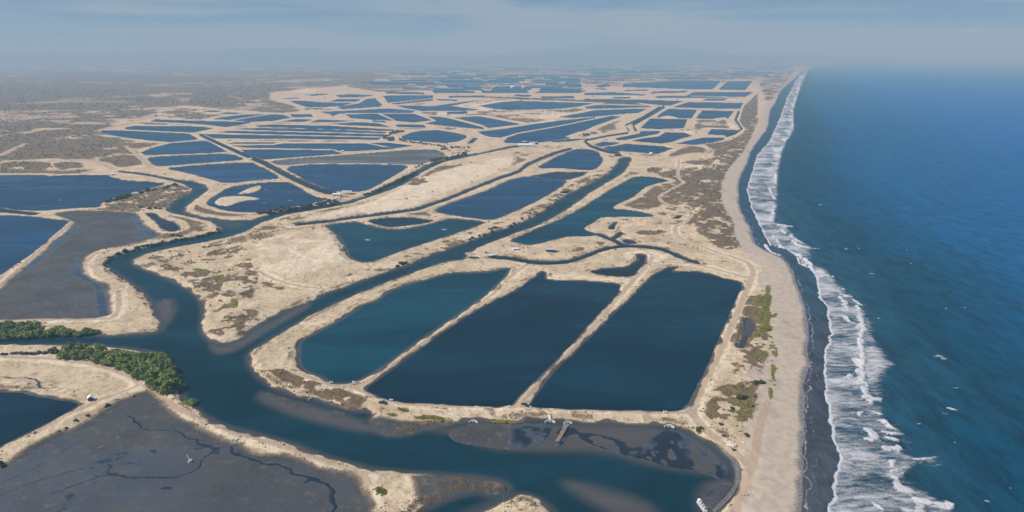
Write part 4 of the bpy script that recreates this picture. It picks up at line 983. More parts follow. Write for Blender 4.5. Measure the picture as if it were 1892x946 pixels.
#==PART2==
# ------------------------------------------------------------------ mesh builder for objects
class MB:
    def __init__(s): s.v, s.f = [], []
    def add(s, V, F):
        o = len(s.v); s.v += [tuple(p) for p in V]; s.f += [tuple(i + o for i in f) for f in F]; return s
    def box(s, c, d, rz=0.0, taper=1.0, tilt=0.0):
        x, y, z = (k / 2 for k in d); ca, sa_ = math.cos(rz), math.sin(rz); V = []
        for zz in (-z, z):
            t = taper if zz > 0 else 1
            for xx, yy in ((-x, -y), (x, -y), (x, y), (-x, y)):
                px, py = xx * t, yy * t
                pz = zz + tilt * px
                V.append((c[0] + px * ca - py * sa_, c[1] + px * sa_ + py * ca, c[2] + pz))
        return s.add(V, [(3, 2, 1, 0), (4, 5, 6, 7), (0, 1, 5, 4), (1, 2, 6, 5), (2, 3, 7, 6), (3, 0, 4, 7)])
    def tube(s, a, b, r0, r1=None, n=8, caps=True):
        r1 = r0 if r1 is None else r1
        a, b = Vector(a), Vector(b); d = (b - a).normalized()
        u = d.orthogonal().normalized(); w = d.cross(u)
        V = [tuple(p + (u * math.cos(2 * math.pi * k / n) + w * math.sin(2 * math.pi * k / n)) * r) for p, r in ((a, r0), (b, r1)) for k in range(n)]
        F = [(k, (k + 1) % n, n + (k + 1) % n, n + k) for k in range(n)]
        if caps: F += [tuple(range(n - 1, -1, -1)), tuple(range(n, 2 * n))]
        return s.add(V, F)
    def lathe(s, prof, c=(0, 0, 0), n=12):
        V = [(c[0] + r * math.cos(2 * math.pi * k / n), c[1] + r * math.sin(2 * math.pi * k / n), c[2] + z) for r, z in prof for k in range(n)]
        F = [(i * n + k, i * n + (k + 1) % n, (i + 1) * n + (k + 1) % n, (i + 1) * n + k) for i in range(len(prof) - 1) for k in range(n)]
        F += [tuple(range(n - 1, -1, -1)), tuple(range((len(prof) - 1) * n, len(prof) * n))]
        return s.add(V, F)
    def gable(s, c, d, rise, over=.3, rz=0.0, th=.12):
        """two sloping roof sheets with thickness, ridge along x"""
        x, y = d[0] / 2 + over, d[1] / 2 + over; ca, sa_ = math.cos(rz), math.sin(rz)
        for sg in (-1, 1):
            P = [(-x, 0, rise), (x, 0, rise), (x, sg * y, -over * rise / (d[1] / 2)), (-x, sg * y, -over * rise / (d[1] / 2))]
            V = [(c[0] + p[0] * ca - p[1] * sa_, c[1] + p[0] * sa_ + p[1] * ca, c[2] + p[2] + k) for k in (0, th) for p in P]
            F = [(0, 1, 2, 3), (7, 6, 5, 4), (0, 4, 5, 1), (1, 5, 6, 2), (2, 6, 7, 3), (3, 7, 4, 0)]
            s.add(V, F if sg > 0 else [tuple(reversed(f)) for f in F])
        return s
    def me(s, name, m, smooth=False):
        me = bpy.data.meshes.new(name); me.from_pydata(s.v, [], s.f); me.materials.append(m)
        if smooth: me.polygons.foreach_set("use_smooth", np.ones(len(me.polygons), bool))
        me.update(); return me
    def build(s, name, m, parent=None, smooth=False, loc=None): return link(name, s.me(name, m, smooth), parent, loc)
def empty(name, loc, rz=0.0, label=None, cat=None, group=None):
    o = link(name, None, None, loc); o.rotation_euler = (0, 0, rz); o.empty_display_size = .5
    return tag(o, label, cat, group)
def copy_tree(o, parent=None):
    c = o.copy(); col_.objects.link(c)
    if parent is not None: c.parent = parent
    for ch in list(o.children): copy_tree(ch, c)
    return c

m_white = simple("white_concrete", (.72, .71, .68), .8)
m_conc = simple("old_concrete", (.34, .325, .30), .9)
m_wood = simple("weathered_wood", (.235, .185, .13), .9)
m_darkwood = simple("dark_wood", (.10, .08, .06), .9)
m_tin = simple("galvanised_roof", (.50, .52, .54), .5, .3)
m_whiteroof = simple("white_roof_sheet", (.78, .78, .77), .55)
m_thatch = simple("grey_thatch", (.36, .33, .29), .95)
m_shade = simple("dark_cladding", (.05, .052, .055), .8)
m_dark = simple("dark_rubber", (.02, .02, .022), .7)
m_glass = simple("dark_glass", (.02, .025, .03), .12)
m_paint_g = simple("grey_car_paint", (.06, .065, .07), .35, .2)
m_paint_w = simple("white_hull_paint", (.80, .80, .79), .45)
m_steel = simple("rusty_steel", (.20, .13, .09), .75, .4)
m_blue = simple("blue_barrel_plastic", (.03, .10, .26), .5)
m_liner = simple("grey_liner_sheet", (.13, .127, .122), .65, 0, .4, .6)
m_rock = simple("dark_wet_rock", (.055, .05, .047), .6, 0, .4, .7)
m_heap = simple("pale_sand_heap", (.62, .55, .46), .95, 0, .25, .8)
m_bark = simple("mangrove_bark", (.13, .10, .075), .95)

def leaf_mat(name, c0, c1, c2, sc=.35):
    m, nt, N, L, b = mat(name)
    geo = N.new("ShaderNodeNewGeometry"); oi = N.new("ShaderNodeObjectInfo")
    n = noise(N, L, geo.outputs["Position"], sc, 3, .6); nf = noise(N, L, geo.outputs["Position"], 2.6, 2)
    c = mixc(N, L, mrange(N, L, n, .38, .62), c0, c1)
    c = mixc(N, L, mrange(N, L, nf, .52, .75, 0, .8), c, c2)
    c = mul_col(N, L, c, mrange(N, L, oi.outputs["Random"], 0, 1, .78, 1.22, False))
    L.new(c, b.inputs["Base Color"]); b.inputs["Roughness"].default_value = .75; b.inputs["Specular IOR Level"].default_value = .2
    return m
m_leaf = leaf_mat("mangrove_leaves", (.10, .155, .030), (.20, .245, .050), (.32, .29, .085))
m_leaf2 = leaf_mat("bank_shrub_leaves", (.052, .066, .024), (.10, .105, .040), (.15, .135, .06))
m_dry = leaf_mat("dry_shrub_twigs", (.075, .068, .052), (.125, .108, .080), (.17, .14, .10))
m_scrub = leaf_mat("scrub_foliage", (.060, .045, .026), (.118, .086, .046), (.18, .135, .07), .12)
m_herb = leaf_mat("yellow_green_herbs", (.14, .15, .024), (.25, .235, .045), (.33, .27, .07))

def crown_mesh(name, m, r, h, lobes, per, leaf, seed, dome=.75):
    rr = random.Random(seed); V, F = [], []
    L_ = []
    for k in range(lobes):
        a = rr.uniform(0, 6.283); q = math.sqrt(rr.random()) * .72
        zc = (1 - q * q) * .62 + rr.uniform(-.12, .12)
        L_.append((q * math.cos(a), q * math.sin(a), max(zc, .12) * dome, rr.uniform(.26, .44)))
    for cx, cy_, cz, lr in L_:
        for _ in range(per):
            z = rr.uniform(-.45, 1); a = rr.uniform(0, 6.283); s_ = math.sqrt(max(0, 1 - z * z)); rad = lr * rr.uniform(.72, 1.1)
            n = Vector((s_ * math.cos(a), s_ * math.sin(a), z))
            p = Vector(((cx + n.x * rad) * r, (cy_ + n.y * rad) * r, max((cz + n.z * rad) * h, .03 * h)))
            n = (n + Vector((rr.gauss(0, .5), rr.gauss(0, .5), rr.gauss(0, .5)))).normalized()
            u = n.orthogonal().normalized(); w = n.cross(u); g = rr.uniform(0, 6.283)
            u, w = u * math.cos(g) + w * math.sin(g), w * math.cos(g) - u * math.sin(g)
            l = leaf * rr.uniform(.6, 1.35); o = len(V)
            V += [tuple(p + u * l), tuple(p + w * l * .7), tuple(p - u * l), tuple(p - w * l * .7)]; F.append((o, o + 1, o + 2, o + 3))
    me = bpy.data.meshes.new(name); me.from_pydata(V, [], F); me.materials.append(m); return me
def trunk_mesh(name, r, h, seed, stems=3):
    rr = random.Random(seed); mb_ = MB()
    for k in range(stems):
        a = rr.uniform(0, 6.283); b0 = Vector((math.cos(a) * .25, math.sin(a) * .25, -.4)); b1 = Vector((math.cos(a) * r * .25, math.sin(a) * r * .25, h * .35)); b2 = Vector((math.cos(a + .4) * r * .55, math.sin(a + .4) * r * .55, h * .62))
        t0 = .035 * r + .05
        mb_.tube(b0, b1, t0, t0 * .7, 7).tube(b1, b2, t0 * .7, t0 * .3, 6)
        mb_.tube(b1, b1 + Vector((rr.uniform(-.3, .3) * r, rr.uniform(-.3, .3) * r, h * .3)), t0 * .5, t0 * .2, 5)
    return mb_.me(name, m_bark)
# unit plants (radius 1, height 1) that share meshes between individuals
mang = [(crown_mesh("crown", m_leaf, 5.0, 5.6 + .5 * k, 11 + k, 120, .46, 20 + k), trunk_mesh("trunk", 5.0, 7.0, 40 + k)) for k in range(5)]
shr_g = [(crown_mesh("foliage", m_leaf2, 2.0, 2.4, 8, 60, .34, 60 + k), trunk_mesh("stem", 2.0, 2.4, 70 + k)) for k in range(3)]
shr_d = [(crown_mesh("foliage", m_dry, 2.0, 2.4, 8, 60, .30, 80 + k), trunk_mesh("stem", 2.0, 2.4, 90 + k)) for k in range(3)]
shr_y = [(crown_mesh("foliage", m_herb, 2.0, .8, 9, 60, .30, 100 + k), trunk_mesh("stem", 2.0, 1.3, 110 + k, 2)) for k in range(3)]
def plant(kind, X, Y, z, sc, label, cat, group, name, crown="crown", trunk="trunk", sz=1.0):
    cm, tm = random.choice(kind)
    o = empty(name, (X, Y, z), random.uniform(0, 6.28), label, cat, group)
    o.scale = (sc * random.uniform(.92, 1.08), sc * random.uniform(.92, 1.08), sc * sz * random.uniform(.78, 1.28))
    link(crown, cm, o); link(trunk, tm, o); return o

def mangrove(zk, c, label, group):
    for a, b_, r_ in np.array(c, float).reshape(-1, 3):
        (u, v), = Z(zk, a, b_); X, Y = unproj(u, v, 4.2)
        mpp_ = math.sqrt(float(X) ** 2 + float(Y) ** 2 + H * H) / FPX
        rad = r_ * ZR[zk][2] / 1892 * mpp_ * 1.04
        z = max(float(ground_h(X, Y)), -.2)
        plant(mang, float(X), float(Y), z, rad / 5.0, label, "tree", group, "mangrove_tree", sz=.78 if rad > 4 else .9)
mangrove('L', (455,445,40, 520,415,58, 590,418,60, 640,450,55, 560,455,48, 490,455,40, 700,430,55, 740,460,50, 700,475,45, 790,450,55, 840,440,55, 780,490,45, 850,480,60, 900,450,50, 920,500,60, 960,460,45, 1000,470,45, 880,520,45,
    945,545,55, 1000,520,55, 1050,480,58, 1110,460,55, 1165,465,58, 1205,500,50, 1235,545,45, 1180,530,60, 1110,530,65, 1050,555,60, 1010,590,50, 1080,600,55, 1145,590,70, 1225,595,55, 1252,630,40, 1200,655,60, 1095,640,45, 1150,660,55,
    1240,680,72, 1180,700,45), "green mangrove tree in the dense clump on the river corner", "mangroves on the river corner")
mangrove('L', (30,265,60, 90,258,55, 155,225,30, 180,255,55, 240,248,55, 262,280,50, 210,288,45, 140,290,50, 60,292,50, 5,292,50, 312,282,35, 370,278,45, 420,266,50, 470,276,45, 520,276,40, 572,279,35, 622,271,35, 670,269,28, 703,267,20,
    -60,270,60, -120,285,55), "green mangrove tree in the strip along the left channel", "mangroves along the left channel")
mangrove('L', (1383,770,46), "lone round mangrove tree standing at the water's edge", None)

def shrubs(kind, name, label, group, cat, zk, c, sz=1.0):
    for a, b_, r_ in np.array(c, float).reshape(-1, 3):
        (u, v), = Z(zk, a, b_); X, Y = unproj(u, v, 1.6)
        mpp_ = math.sqrt(float(X) ** 2 + float(Y) ** 2 + H * H) / FPX
        plant(kind, float(X), float(Y), max(float(ground_h(X, Y)) - .1, 0), max(r_ * ZR[zk][2] / 1892 * mpp_ / 2.0, .3), label, cat, group, name, "foliage", "stem", sz)
def along(pts, n, r_, jx=6, jy=4):
    p = np.array(pts, float).reshape(-1, 2); t = np.r_[0, np.cumsum(np.linalg.norm(np.diff(p, axis=0), axis=1))]; out = []
    for k in range(n):
        q = t[-1] * (k + random.uniform(.1, .9)) / n
        out += [np.interp(q, t, p[:, 0]) + random.uniform(-jx, jx), np.interp(q, t, p[:, 1]) + random.uniform(-jy, jy), r_ * random.uniform(.7, 1.3)]
    return out
GB = "green shrubs along the river dike"
shrubs(shr_g, "bank_shrub", "dark green shrub on the straight river's scrubby dike", GB, "shrub", 'I', (1040,715,18, 1065,700,22, 1095,695,20, 1590,512,18, 1570,520,14, 1640,495,12, 1670,486,14, 1720,450,18, 1745,440,20, 1730,462,14))
shrubs(shr_g, "bank_shrub", "dark green shrub on the straight river's scrubby dike", GB, "shrub", 'J', (395,500,18, 420,495,16, 345,550,14, 285,602,15, 300,605,10, 230,645,12, 205,655,12, 95,690,12, 40,722,14, 20,735,14, 640,395,8, 690,382,8, 335,575,10, 150,675,9))
shrubs(shr_g, "bank_shrub", "dark green shrub along the left bank of the river bend", "shrubs at the river bend", "shrub", 'H', tuple(along((755,715, 790,665, 850,625, 930,605, 1050,575, 1180,548, 1250,530, 1380,512, 1480,490, 1600,462), 40, 15, 10, 5)) + (1260,495,16, 1320,500,14, 1300,492,12, 1590,448,14, 1180,533,8))
shrubs(shr_g, "bank_shrub", "dark green shrub along the left bank of the river bend", "shrubs at the river bend", "shrub", 'H', tuple(along((760,720, 840,770, 900,815, 960,860, 1010,890), 10, 8, 6, 4)))
shrubs(shr_d, "dry_shrub", "grey-brown shrub in the row along the upper river", "grey shrubs along the upper river", "shrub", 'I', tuple(along((30,332, 60,330), 3, 20, 6, 5)) + tuple(along((85,325, 200,312, 330,292, 450,272, 560,254, 610,250), 34, 20, 6, 10)) + tuple(along((800,192, 860,180, 930,145, 1010,110, 1080,75, 1180,30), 26, 15, 6, 6)))
shrubs(shr_d, "dry_shrub", "grey-brown shrub in the row along the upper river", "grey shrubs along the upper river", "shrub", 'F', tuple(along((690,465, 720,450, 800,440, 900,425, 1000,400, 1080,390), 20, 24, 8, 8)) + tuple(along((510,535, 560,515, 640,495), 6, 14, 6, 5)))
shrubs(shr_d, "dry_shrub", "grey shrub beside the oval pond's bank", "grey shrubs round the oval pond", "shrub", 'F', tuple(along((170,215, 230,170, 300,145, 400,135), 14, 20, 8, 7)) + tuple(along((330,225, 420,245, 540,262, 700,280, 850,310), 22, 16, 8, 6)) + tuple(along((780,335, 880,325, 1000,310, 1120,308), 12, 18, 12, 8)))
shrubs(shr_g, "dune_shrub", "dark shrub on the vegetated hook of land in the river bend", "shrubs on the river hook", "shrub", 'H', tuple(along((790,250, 850,225, 920,212, 950,205), 10, 18, 8, 6)) + tuple(along((1020,185, 1100,165, 1200,150, 1280,128), 9, 14, 10, 5)) + tuple(along((1000,292, 1100,300, 1200,303), 7, 11, 10, 3)))
shrubs(shr_d, "dry_shrub", "leafless grey shrub at the end of the mangrove clump", "leafless shrubs by the mangroves", "shrub", 'L', tuple(along((20,455, 120,450, 250,447, 330,452), 12, 14, 10, 6)) + (385,430,30, 395,445,26))
shrubs(shr_y, "beach_herb", "yellow-green herb cushion in the dunes right of the big ponds", "green herb cushions in the dunes", "shrub", 'N', tuple(along((1870,340, 1850,400, 1880,460), 6, 17, 26, 20)) + tuple(along((1840,500, 1870,540, 1840,610), 7, 16, 28, 20)) + (1810,635,22, 1800,645,18))
shrubs(shr_y, "beach_herb", "yellow-green herb cushion in the dunes right of the big ponds", "green herb cushions in the dunes", "shrub", 'O', tuple(along((25,20, 20,80, 10,120), 6, 20, 12, 10)) + tuple(along((15,180, 60,175), 4, 16, 10, 8)) + (20,260,24, 35,280,20, 10,285,20, 85,410,12, 72,560,10, 58,600,12, 80,640,9, 40,700,10, 62,760,8) + tuple(along((40,20, 20,130, 45,190, 20,290, 70,440, 75,560, 60,680, 25,740), 26, 11, 22, 8)))
shrubs(shr_y, "bank_herb", "yellow-green herb patch on the near bank below the big ponds", "green herbs on the near bank", "shrub", 'M', tuple(along((1060,858, 1115,865), 4, 14, 8, 4)) + tuple(along((980,893, 1030,900), 3, 14, 8, 4)) + tuple(along((1170,925, 1260,912, 1380,928), 9, 16, 8, 5)))
shrubs(shr_y, "bank_herb", "yellow-green herb patch on the near bank below the big ponds", "green herbs on the near bank", "shrub", 'R', tuple(along((1730,282, 1892,285), 7, 13, 8, 4)) + (905,790,22, 930,790,24, 950,805,18, 910,775,16))
shrubs(shr_g, "dune_shrub", "small dark shrub on the dunes beside the beach track", "small shrubs by the beach track", "shrub", 'S', (1385,350,22, 1400,340,16, 1545,318,16, 1690,130,26, 1720,120,20, 1790,115,14, 1625,200,20, 1730,400,18, 1565,395,14, 1640,500,16, 1800,20,24, 1840,10,22, 1780,180,12))
shrubs(shr_g, "bank_shrub", "dark green weed clump on the rutted dike slope by the hut", "weeds on the rutted dike slope", "shrub", 'Q', (785,160,14, 770,172,10, 640,240,12, 550,280,13, 480,330,11, 430,350,7, 10,590,18, 15,605,16, 975,92,9))

# ------------------------------------------------------------------ scrub: uncountable low bushes
def bush_cloud(name, m, idx, size, label, flat=.75, seed=3):
    r2 = np.random.default_rng(seed); n = len(idx)
    px_ = gx[idx] + r2.normal(0, 1, n) * size * .8; py_ = gy[idx] + r2.normal(0, 1, n) * size * 1.5
    pz_ = ground_h(px_, py_)
    ok = pz_ > .3; px_, py_, pz_, size = px_[ok], py_[ok], pz_[ok], size[ok]; n = len(px_)
    k = 6
    ang = (np.arange(k) / k * 2 * np.pi)[None, :] + r2.random((n, 1)) * 6
    def ring(rad, z, ph):
        rj = rad * size[:, None] * (.7 + .6 * r2.random((n, k)))
        return np.stack([px_[:, None] + rj * np.cos(ang + ph), py_[:, None] + rj * np.sin(ang + ph), pz_[:, None] + z * size[:, None] * flat * (.75 + .5 * r2.random((n, k)))], -1)
    V = np.concatenate([ring(1.0, -.1, 0), ring(.85, .6, .5), np.stack([px_ + r2.normal(0, .15, n) * size, py_, pz_ + size * flat * (.9 + .3 * r2.random(n))], -1)[:, None, :]], 1)
    F = []
    for a in range(k):
        b_ = (a + 1) % k
        F += [(a, b_, k + a), (b_, k + b_, k + a), (k + a, k + b_, 2 * k)]
    F = np.array(F)[None] + (np.arange(n) * (2 * k + 1))[:, None, None]
    F = F.reshape(-1, 3); V = V.reshape(-1, 3)
    me = bpy.data.meshes.new(name)
    me.vertices.add(len(V)); me.vertices.foreach_set("co", V.astype(np.float32).ravel())
    me.loops.add(F.size); me.loops.foreach_set("vertex_index", F.astype(np.int32).ravel())
    me.polygons.add(len(F)); me.polygons.foreach_set("loop_start", np.arange(0, F.size, 3, dtype=np.int32))
    me.update(calc_edges=True); me.materials.append(m)
    return tag(link(name, me), label, None, None, "stuff")
inview = (UU.ravel() > -60) & (UU.ravel() < 1960) & (VV.ravel() < 990) & (VV.ravel() > 128)
pr = veg ** 1.6 * inview
pr = pr * np.where(gd < 1300, 1.0, .5)
cand = np.nonzero(rng.random(len(gx)) < pr * .20)[0]
mp_ = np.sqrt(gd ** 2 + H * H) / FPX
bush_cloud("scrub", m_scrub, cand, np.clip(mp_[cand] * rng.uniform(.8, 2.0, len(cand)), .45, 4.5), "low grey-brown scrub on the dunes and the far plain")
# sparse tufts on dike shoulders and waste ground
tuft = (1 - mud) * (1 - road) * (1 - beach_m) * (watd > 1.5) * inview * (gd < 900) * (gz > .6) * patch(n_s, .52, .1)
cand = np.nonzero(rng.random(len(gx)) < tuft * .035)[0]
bush_cloud("dry_tufts", m_scrub, cand, rng.uniform(.2, .5, len(cand)), "scattered dry tufts on the dike shoulders", .6, 5)
hb = np.nonzero(rng.random(len(gx)) < green * inview * .22)[0]
bush_cloud("ground_herbs", m_herb, hb, rng.uniform(.3, .75, len(hb)), "low yellow-green ground cover in patches", .5, 8)
# far dark line of trees
tp = np.array(along((842,179, 900,180.5, 1000,184.5, 1100,189, 1180,193), 260, 1, .8, .35)).reshape(-1, 3)
V_, F_ = [], []
fl = MB()
for u, v, s_ in tp:
    X, Y = unproj(u, v, 0); X = float(X); Y = float(Y); hgt = random.uniform(4, 8)
    fl.lathe([(2.5, 0), (random.uniform(5, 8), hgt * .45), (random.uniform(3, 5), hgt * .9), (.5, hgt)], (X, Y, .5), 6)
tag(fl.build("treeline", m_scrub), "dark far line of trees crossing the pond plain", None, None, "stuff")

# ------------------------------------------------------------------ things on the pond banks
def sluice_gate(u, v, rz, label, ramp=False, s=.8):
    X, Y, z = spot(u, v + 2)
    o = empty("sluice_gate", (X, Y, .35), rz, label, "sluice gate", "white sluice gates on the big ponds"); o.scale = (s, s, s)
    for k in (-1, 1):
        MB().box((k * .95, .2, .9), (.28, 2.4, 2.3)).build("pier", m_white, o)
    MB().box((0, -.5, 2.15), (2.5, .7, .16)).build("walkway", m_white, o)
    MB().box((0, .6, .75), (1.6, .12, 1.8)).build("gate_board", m_darkwood, o)
    MB().box((0, .2, -.25), (2.2, 2.6, .2)).build("floor_slab", m_white, o)
    if ramp: MB().box((-1.9, 1.4, .75), (2.6, .25, 1.5), R(-40), 1.0, -.18).build("wing_wall", m_white, o)
    return o
sluice_gate(612, 706.5, R(10), "white sluice gate at the near left corner of the teal pond")
sluice_gate(655, 705.5, R(-15), "white sluice gate with a wing wall at the teal pond's dike end", True)
sluice_gate(723, 738.5, R(-12), "white sluice gate near the left corner of the navy middle pond")
sluice_gate(880, 750, 0, "white sluice gate halfway along the navy middle pond's near bank")
sluice_gate(940, 750, R(25), "white sluice gate with a wing wall at the navy middle pond's right corner", True)
sluice_gate(979, 751, R(-20), "white sluice gate at the near left corner of the right big pond")
sluice_gate(1019, 754.5, 0, "white sluice gate on the right big pond, above the T-shaped outlet")
sluice_gate(1229, 760, 0, "white sluice gate at the right end of the right big pond's near bank")

def outlet(u, v, rz, label, s=1.0, long=False):
    X, Y, z = spot(u, v)
    o = empty("drain_outlet", (X, Y, max(z, 0) - .3), rz, label, "drain outlet", "concrete drain outlets on the river bank"); o.scale = (s, s, s)
    MB().box((0, 0, .8), (2.6, .35, 1.9)).build("headwall", m_white, o)
    for k in (-1, 1): MB().box((k * 2.0, -.75, .65), (2.0, .3, 1.5), k * R(-40)).build("wing_wall", m_white, o)
    MB().tube((0, .2, .6), (0, -1.1, .5), .55, .55, 14, False).tube((0, .2, .6), (0, -1.08, .5), .45, .45, 14).build("pipe", m_conc, o)
    if long: MB().box((0, 3.0, 1.55), (1.1, 6.0, .3), 0, .8).build("walkway", m_white, o)
    else: MB().box((0, -1.0, -.05), (3.0, 2.2, .2)).build("apron", m_conc, o)
    return o
outlet(576, 737.5, R(35), "white drain outlet on the river bank below the teal pond", .9)
outlet(694, 764.5, R(10), "dark little drain outlet at the head of the mud creek", .7)
outlet(875, 779.5, R(-5), "white drain outlet on the bank below the navy middle pond", .9)
outlet(1016, 781, 0, "T-shaped white drain outlet with a long walkway", 1.05, True)
outlet(1048, 782.5, R(8), "white drain outlet beside the tan jetty", .9)
outlet(1236, 789, R(-8), "white drain outlet at the dark mud fan", 1.0)
outlet(439, 813, R(50), "small pale drain outlet on the drained pond's bank", .6)

# collapsed jetty
X0, Y0, _ = spotw(1046, 788, .6); X1, Y1, _ = spotw(1029, 816, .3)
ln = math.hypot(X1 - X0, Y1 - Y0); az = math.atan2(Y1 - Y0, X1 - X0)
jt = empty("jetty", (X0, Y0, 0), az, "tan plank jetty sloping from the bank onto the dark mud", "jetty")
npl = 26
for k in range(npl):
    MB().box(((k + .5) * ln / npl, random.uniform(-.15, .15), 1.0 - .55 * k / npl), (ln / npl * .86, 2.3 + random.uniform(-.25, .25), .12), random.uniform(-.02, .02)).build("plank", m_wood, jt)
for sg in (-1, 1):
    mb_ = MB(); mb_.tube((0, sg * .9, .86), (ln, sg * .9, .31), .14, .14, 6); mb_.build("bearer", m_darkwood, jt)
    for k in range(6): MB().tube((ln * (k + .3) / 6, sg * 1.02, -.8), (ln * (k + .3) / 6, sg * 1.02, 1.25 - .1 * k), .13, .1, 7).build("pile", m_darkwood, jt)
for y_ in (-1.0, .1, 1.1): MB().tube((-1.6, y_, 1.5), (2.2 - y_, y_ * .8, 1.25), .13, .13, 8).build("pipe", m_white, jt)

# pump barge in the basin corner
X, Y, _ = spotw(1297, 937, 0)
pb = empty("pump_barge", (X, Y, 0), R(101), "white pump barge with pipes at the basin's near right edge", "barge"); pb.scale = (.82, .82, .82)
MB().box((0, 0, .25), (9.0, 2.2, .7), 0, .96).build("pontoon", m_paint_w, pb)
MB().box((.4, 0, .66), (8.0, 1.9, .1)).build("deck", m_conc, pb)
for k in range(3):
    e = MB().box((-2.6 + 2.2 * k, .1, 1.15), (1.1, .8, .9)).build("pump", m_paint_w, pb)
    MB().tube((-2.6 + 2.2 * k, .1, 1.5), (-2.0 + 2.2 * k, -.9, 1.9), .16, .16, 8).tube((-2.0 + 2.2 * k, -.9, 1.9), (-1.8 + 2.2 * k, -2.4, .8), .16, .16, 8).build("hose", m_paint_w, e)
MB().box((3.4, 0, 1.5), (1.4, 1.6, 1.6)).gable((3.4, 0, 2.3), (1.5, 1.7), .35, .15).build("cabin", m_paint_w, pb)
mb_ = MB()
for x_ in np.linspace(-4.1, 4.1, 7):
    for sg in (-1, 1): mb_.tube((x_, sg * .98, .6), (x_, sg * .98, 1.6), .035, .035, 5)
for sg in (-1, 1): mb_.tube((-4.1, sg * .98, 1.6), (4.1, sg * .98, 1.6), .035, .035, 5)
mb_.build("railing", m_paint_w, pb)
X, Y, _ = spotw(1289, 928, 0)
tag(MB().lathe([(.25, -.2), (.5, .05), (.5, .4), (.28, .6), (.1, .7)], (0, 0, 0), 12).build("buoy", m_paint_w, None, True, (X, Y, 0)), "small white buoy floating beside the pump barge", "buoy")

def canoe_mesh(name, L_, W_, Hh, m):
    ns, nc = 13, 7; V, F = [], []
    for i in range(ns):
        t = i / (ns - 1) * 2 - 1; w = W_ / 2 * (1 - abs(t) ** 2.4) ** .7 + .02; sh = Hh * (.75 + .35 * t * t)
        for inner in (0, 1):
            ww = max(w - .06 * inner, .01); bz = (.08 * inner)
            for j in range(nc):
                a = math.pi * j / (nc - 1); V.append((t * L_ / 2, -ww * math.cos(a), sh - (sh - bz) * math.sin(a) ** .7))
    for i in range(ns - 1):
        for j in range(nc - 1):
            a = i * 2 * nc + j; b_ = a + 2 * nc
            F.append((a, a + 1, b_ + 1, b_)); F.append((a + nc, b_ + nc, b_ + nc + 1, a + nc + 1))
        for j in (0, nc - 1):
            a = i * 2 * nc + j; b_ = a + 2 * nc; F.append((a, b_, b_ + nc, a + nc))
    mb_ = MB(); mb_.add(V, F); return mb_.me(name, m, True)
def canoe(u, v, rz, L_, label, water=None, group=None):
    X, Y, z = spot(u, v) if water is None else spotw(u, v, water)
    o = empty("canoe", (X, Y, z + (.02 if water is None else -.1)), rz, label, "boat", group)
    link("hull", canoe_mesh("hull", L_, L_ * .24, .6, m_paint_w), o)
    for t in (-.22, .2): MB().box((t * L_, 0, .42), (.28, L_ * .2, .06)).build("thwart", m_wood, o)
    return o
canoe(435, 812, R(22), 4.6, "white canoe lying on the drained pond's muddy bank")
canoe(214, 738.5, R(38), 3.6, "white canoe tipped on the dike slope beside the hut")
canoe(111.6, 369.6, R(10), 5, "white canoe on the wide blue pond at the left edge", .52)
canoe(491, 351, R(5), 5, "white canoe by the sandbars, upper of the three in that pond", .52)
canoe(536, 370.4, R(-8), 5, "white canoe by the sandbars, rightmost of the three in that pond", .52)
canoe(488.5, 375.5, R(12), 5, "white canoe by the sandbars, lowest of the three in that pond", .52)

# plank and tub on the mud
X, Y, z = spot(352, 853)
ft = empty("feeding_station", (X, Y, z), R(0), "long grey plank leading to a round tub on the drained mud", "feeding station")
X2, Y2, _ = spot(346, 843); dx, dy = X2 - X, Y2 - Y
MB().tube((0, 0, .0), (0, 0, .75), 1.35, 1.2, 12).build("tub", m_conc, ft)
MB().lathe([(1.05, .76), (1.05, .5), (.9, .5)], (0, 0, .28), 12).build("tub_rim", m_conc, ft)
a_ = math.atan2(dy, dx); l_ = math.hypot(dx, dy)
MB().box((dx * .62, dy * .62, .55), (l_ * .95, .6, .14), a_).build("plank", m_wood, ft)
for q in (.4, .95): MB().box((dx * q, dy * q, .22), (.2, .7, .55), a_).build("trestle", m_darkwood, ft)

# paddlewheel aerators
def aerator(u, v, rz, label):
    X, Y, _ = spotw(u, v, .52)
    o = empty("paddle_aerator", (X, Y, .5), rz, label, "aerator", "paddlewheel aerators")
    for sg in (-1, 1): MB().tube((-2.2, sg * 1.0, .15), (2.2, sg * 1.0, .15), .26, .26, 10).build("float", m_blue if sg > 0 else m_white, o)
    MB().tube((-3.6, 0, .5), (3.6, 0, .5), .07, .07, 6).build("shaft", m_steel, o)
    MB().box((0, 0, .65), (.9, .6, .55)).build("motor", m_white, o)
    for x_ in (-3.2, -1.4, 1.4, 3.2):
        w = MB()
        for k in range(6): a = k * math.pi / 3; w.tube((x_, 0, .5), (x_, .6 * math.cos(a), .5 + .6 * math.sin(a)), .04, .04, 4).box((x_, .55 * math.cos(a), .5 + .55 * math.sin(a)), (.5, .08, .25))
        w.build("paddle_wheel", m_white, o)
aerator(679.5, 443.5, R(-20), "white paddle aerator in the middle of the pointed teal pond")
aerator(821, 424.5, R(-12), "white paddle aerator in the tail of the pointed teal pond")

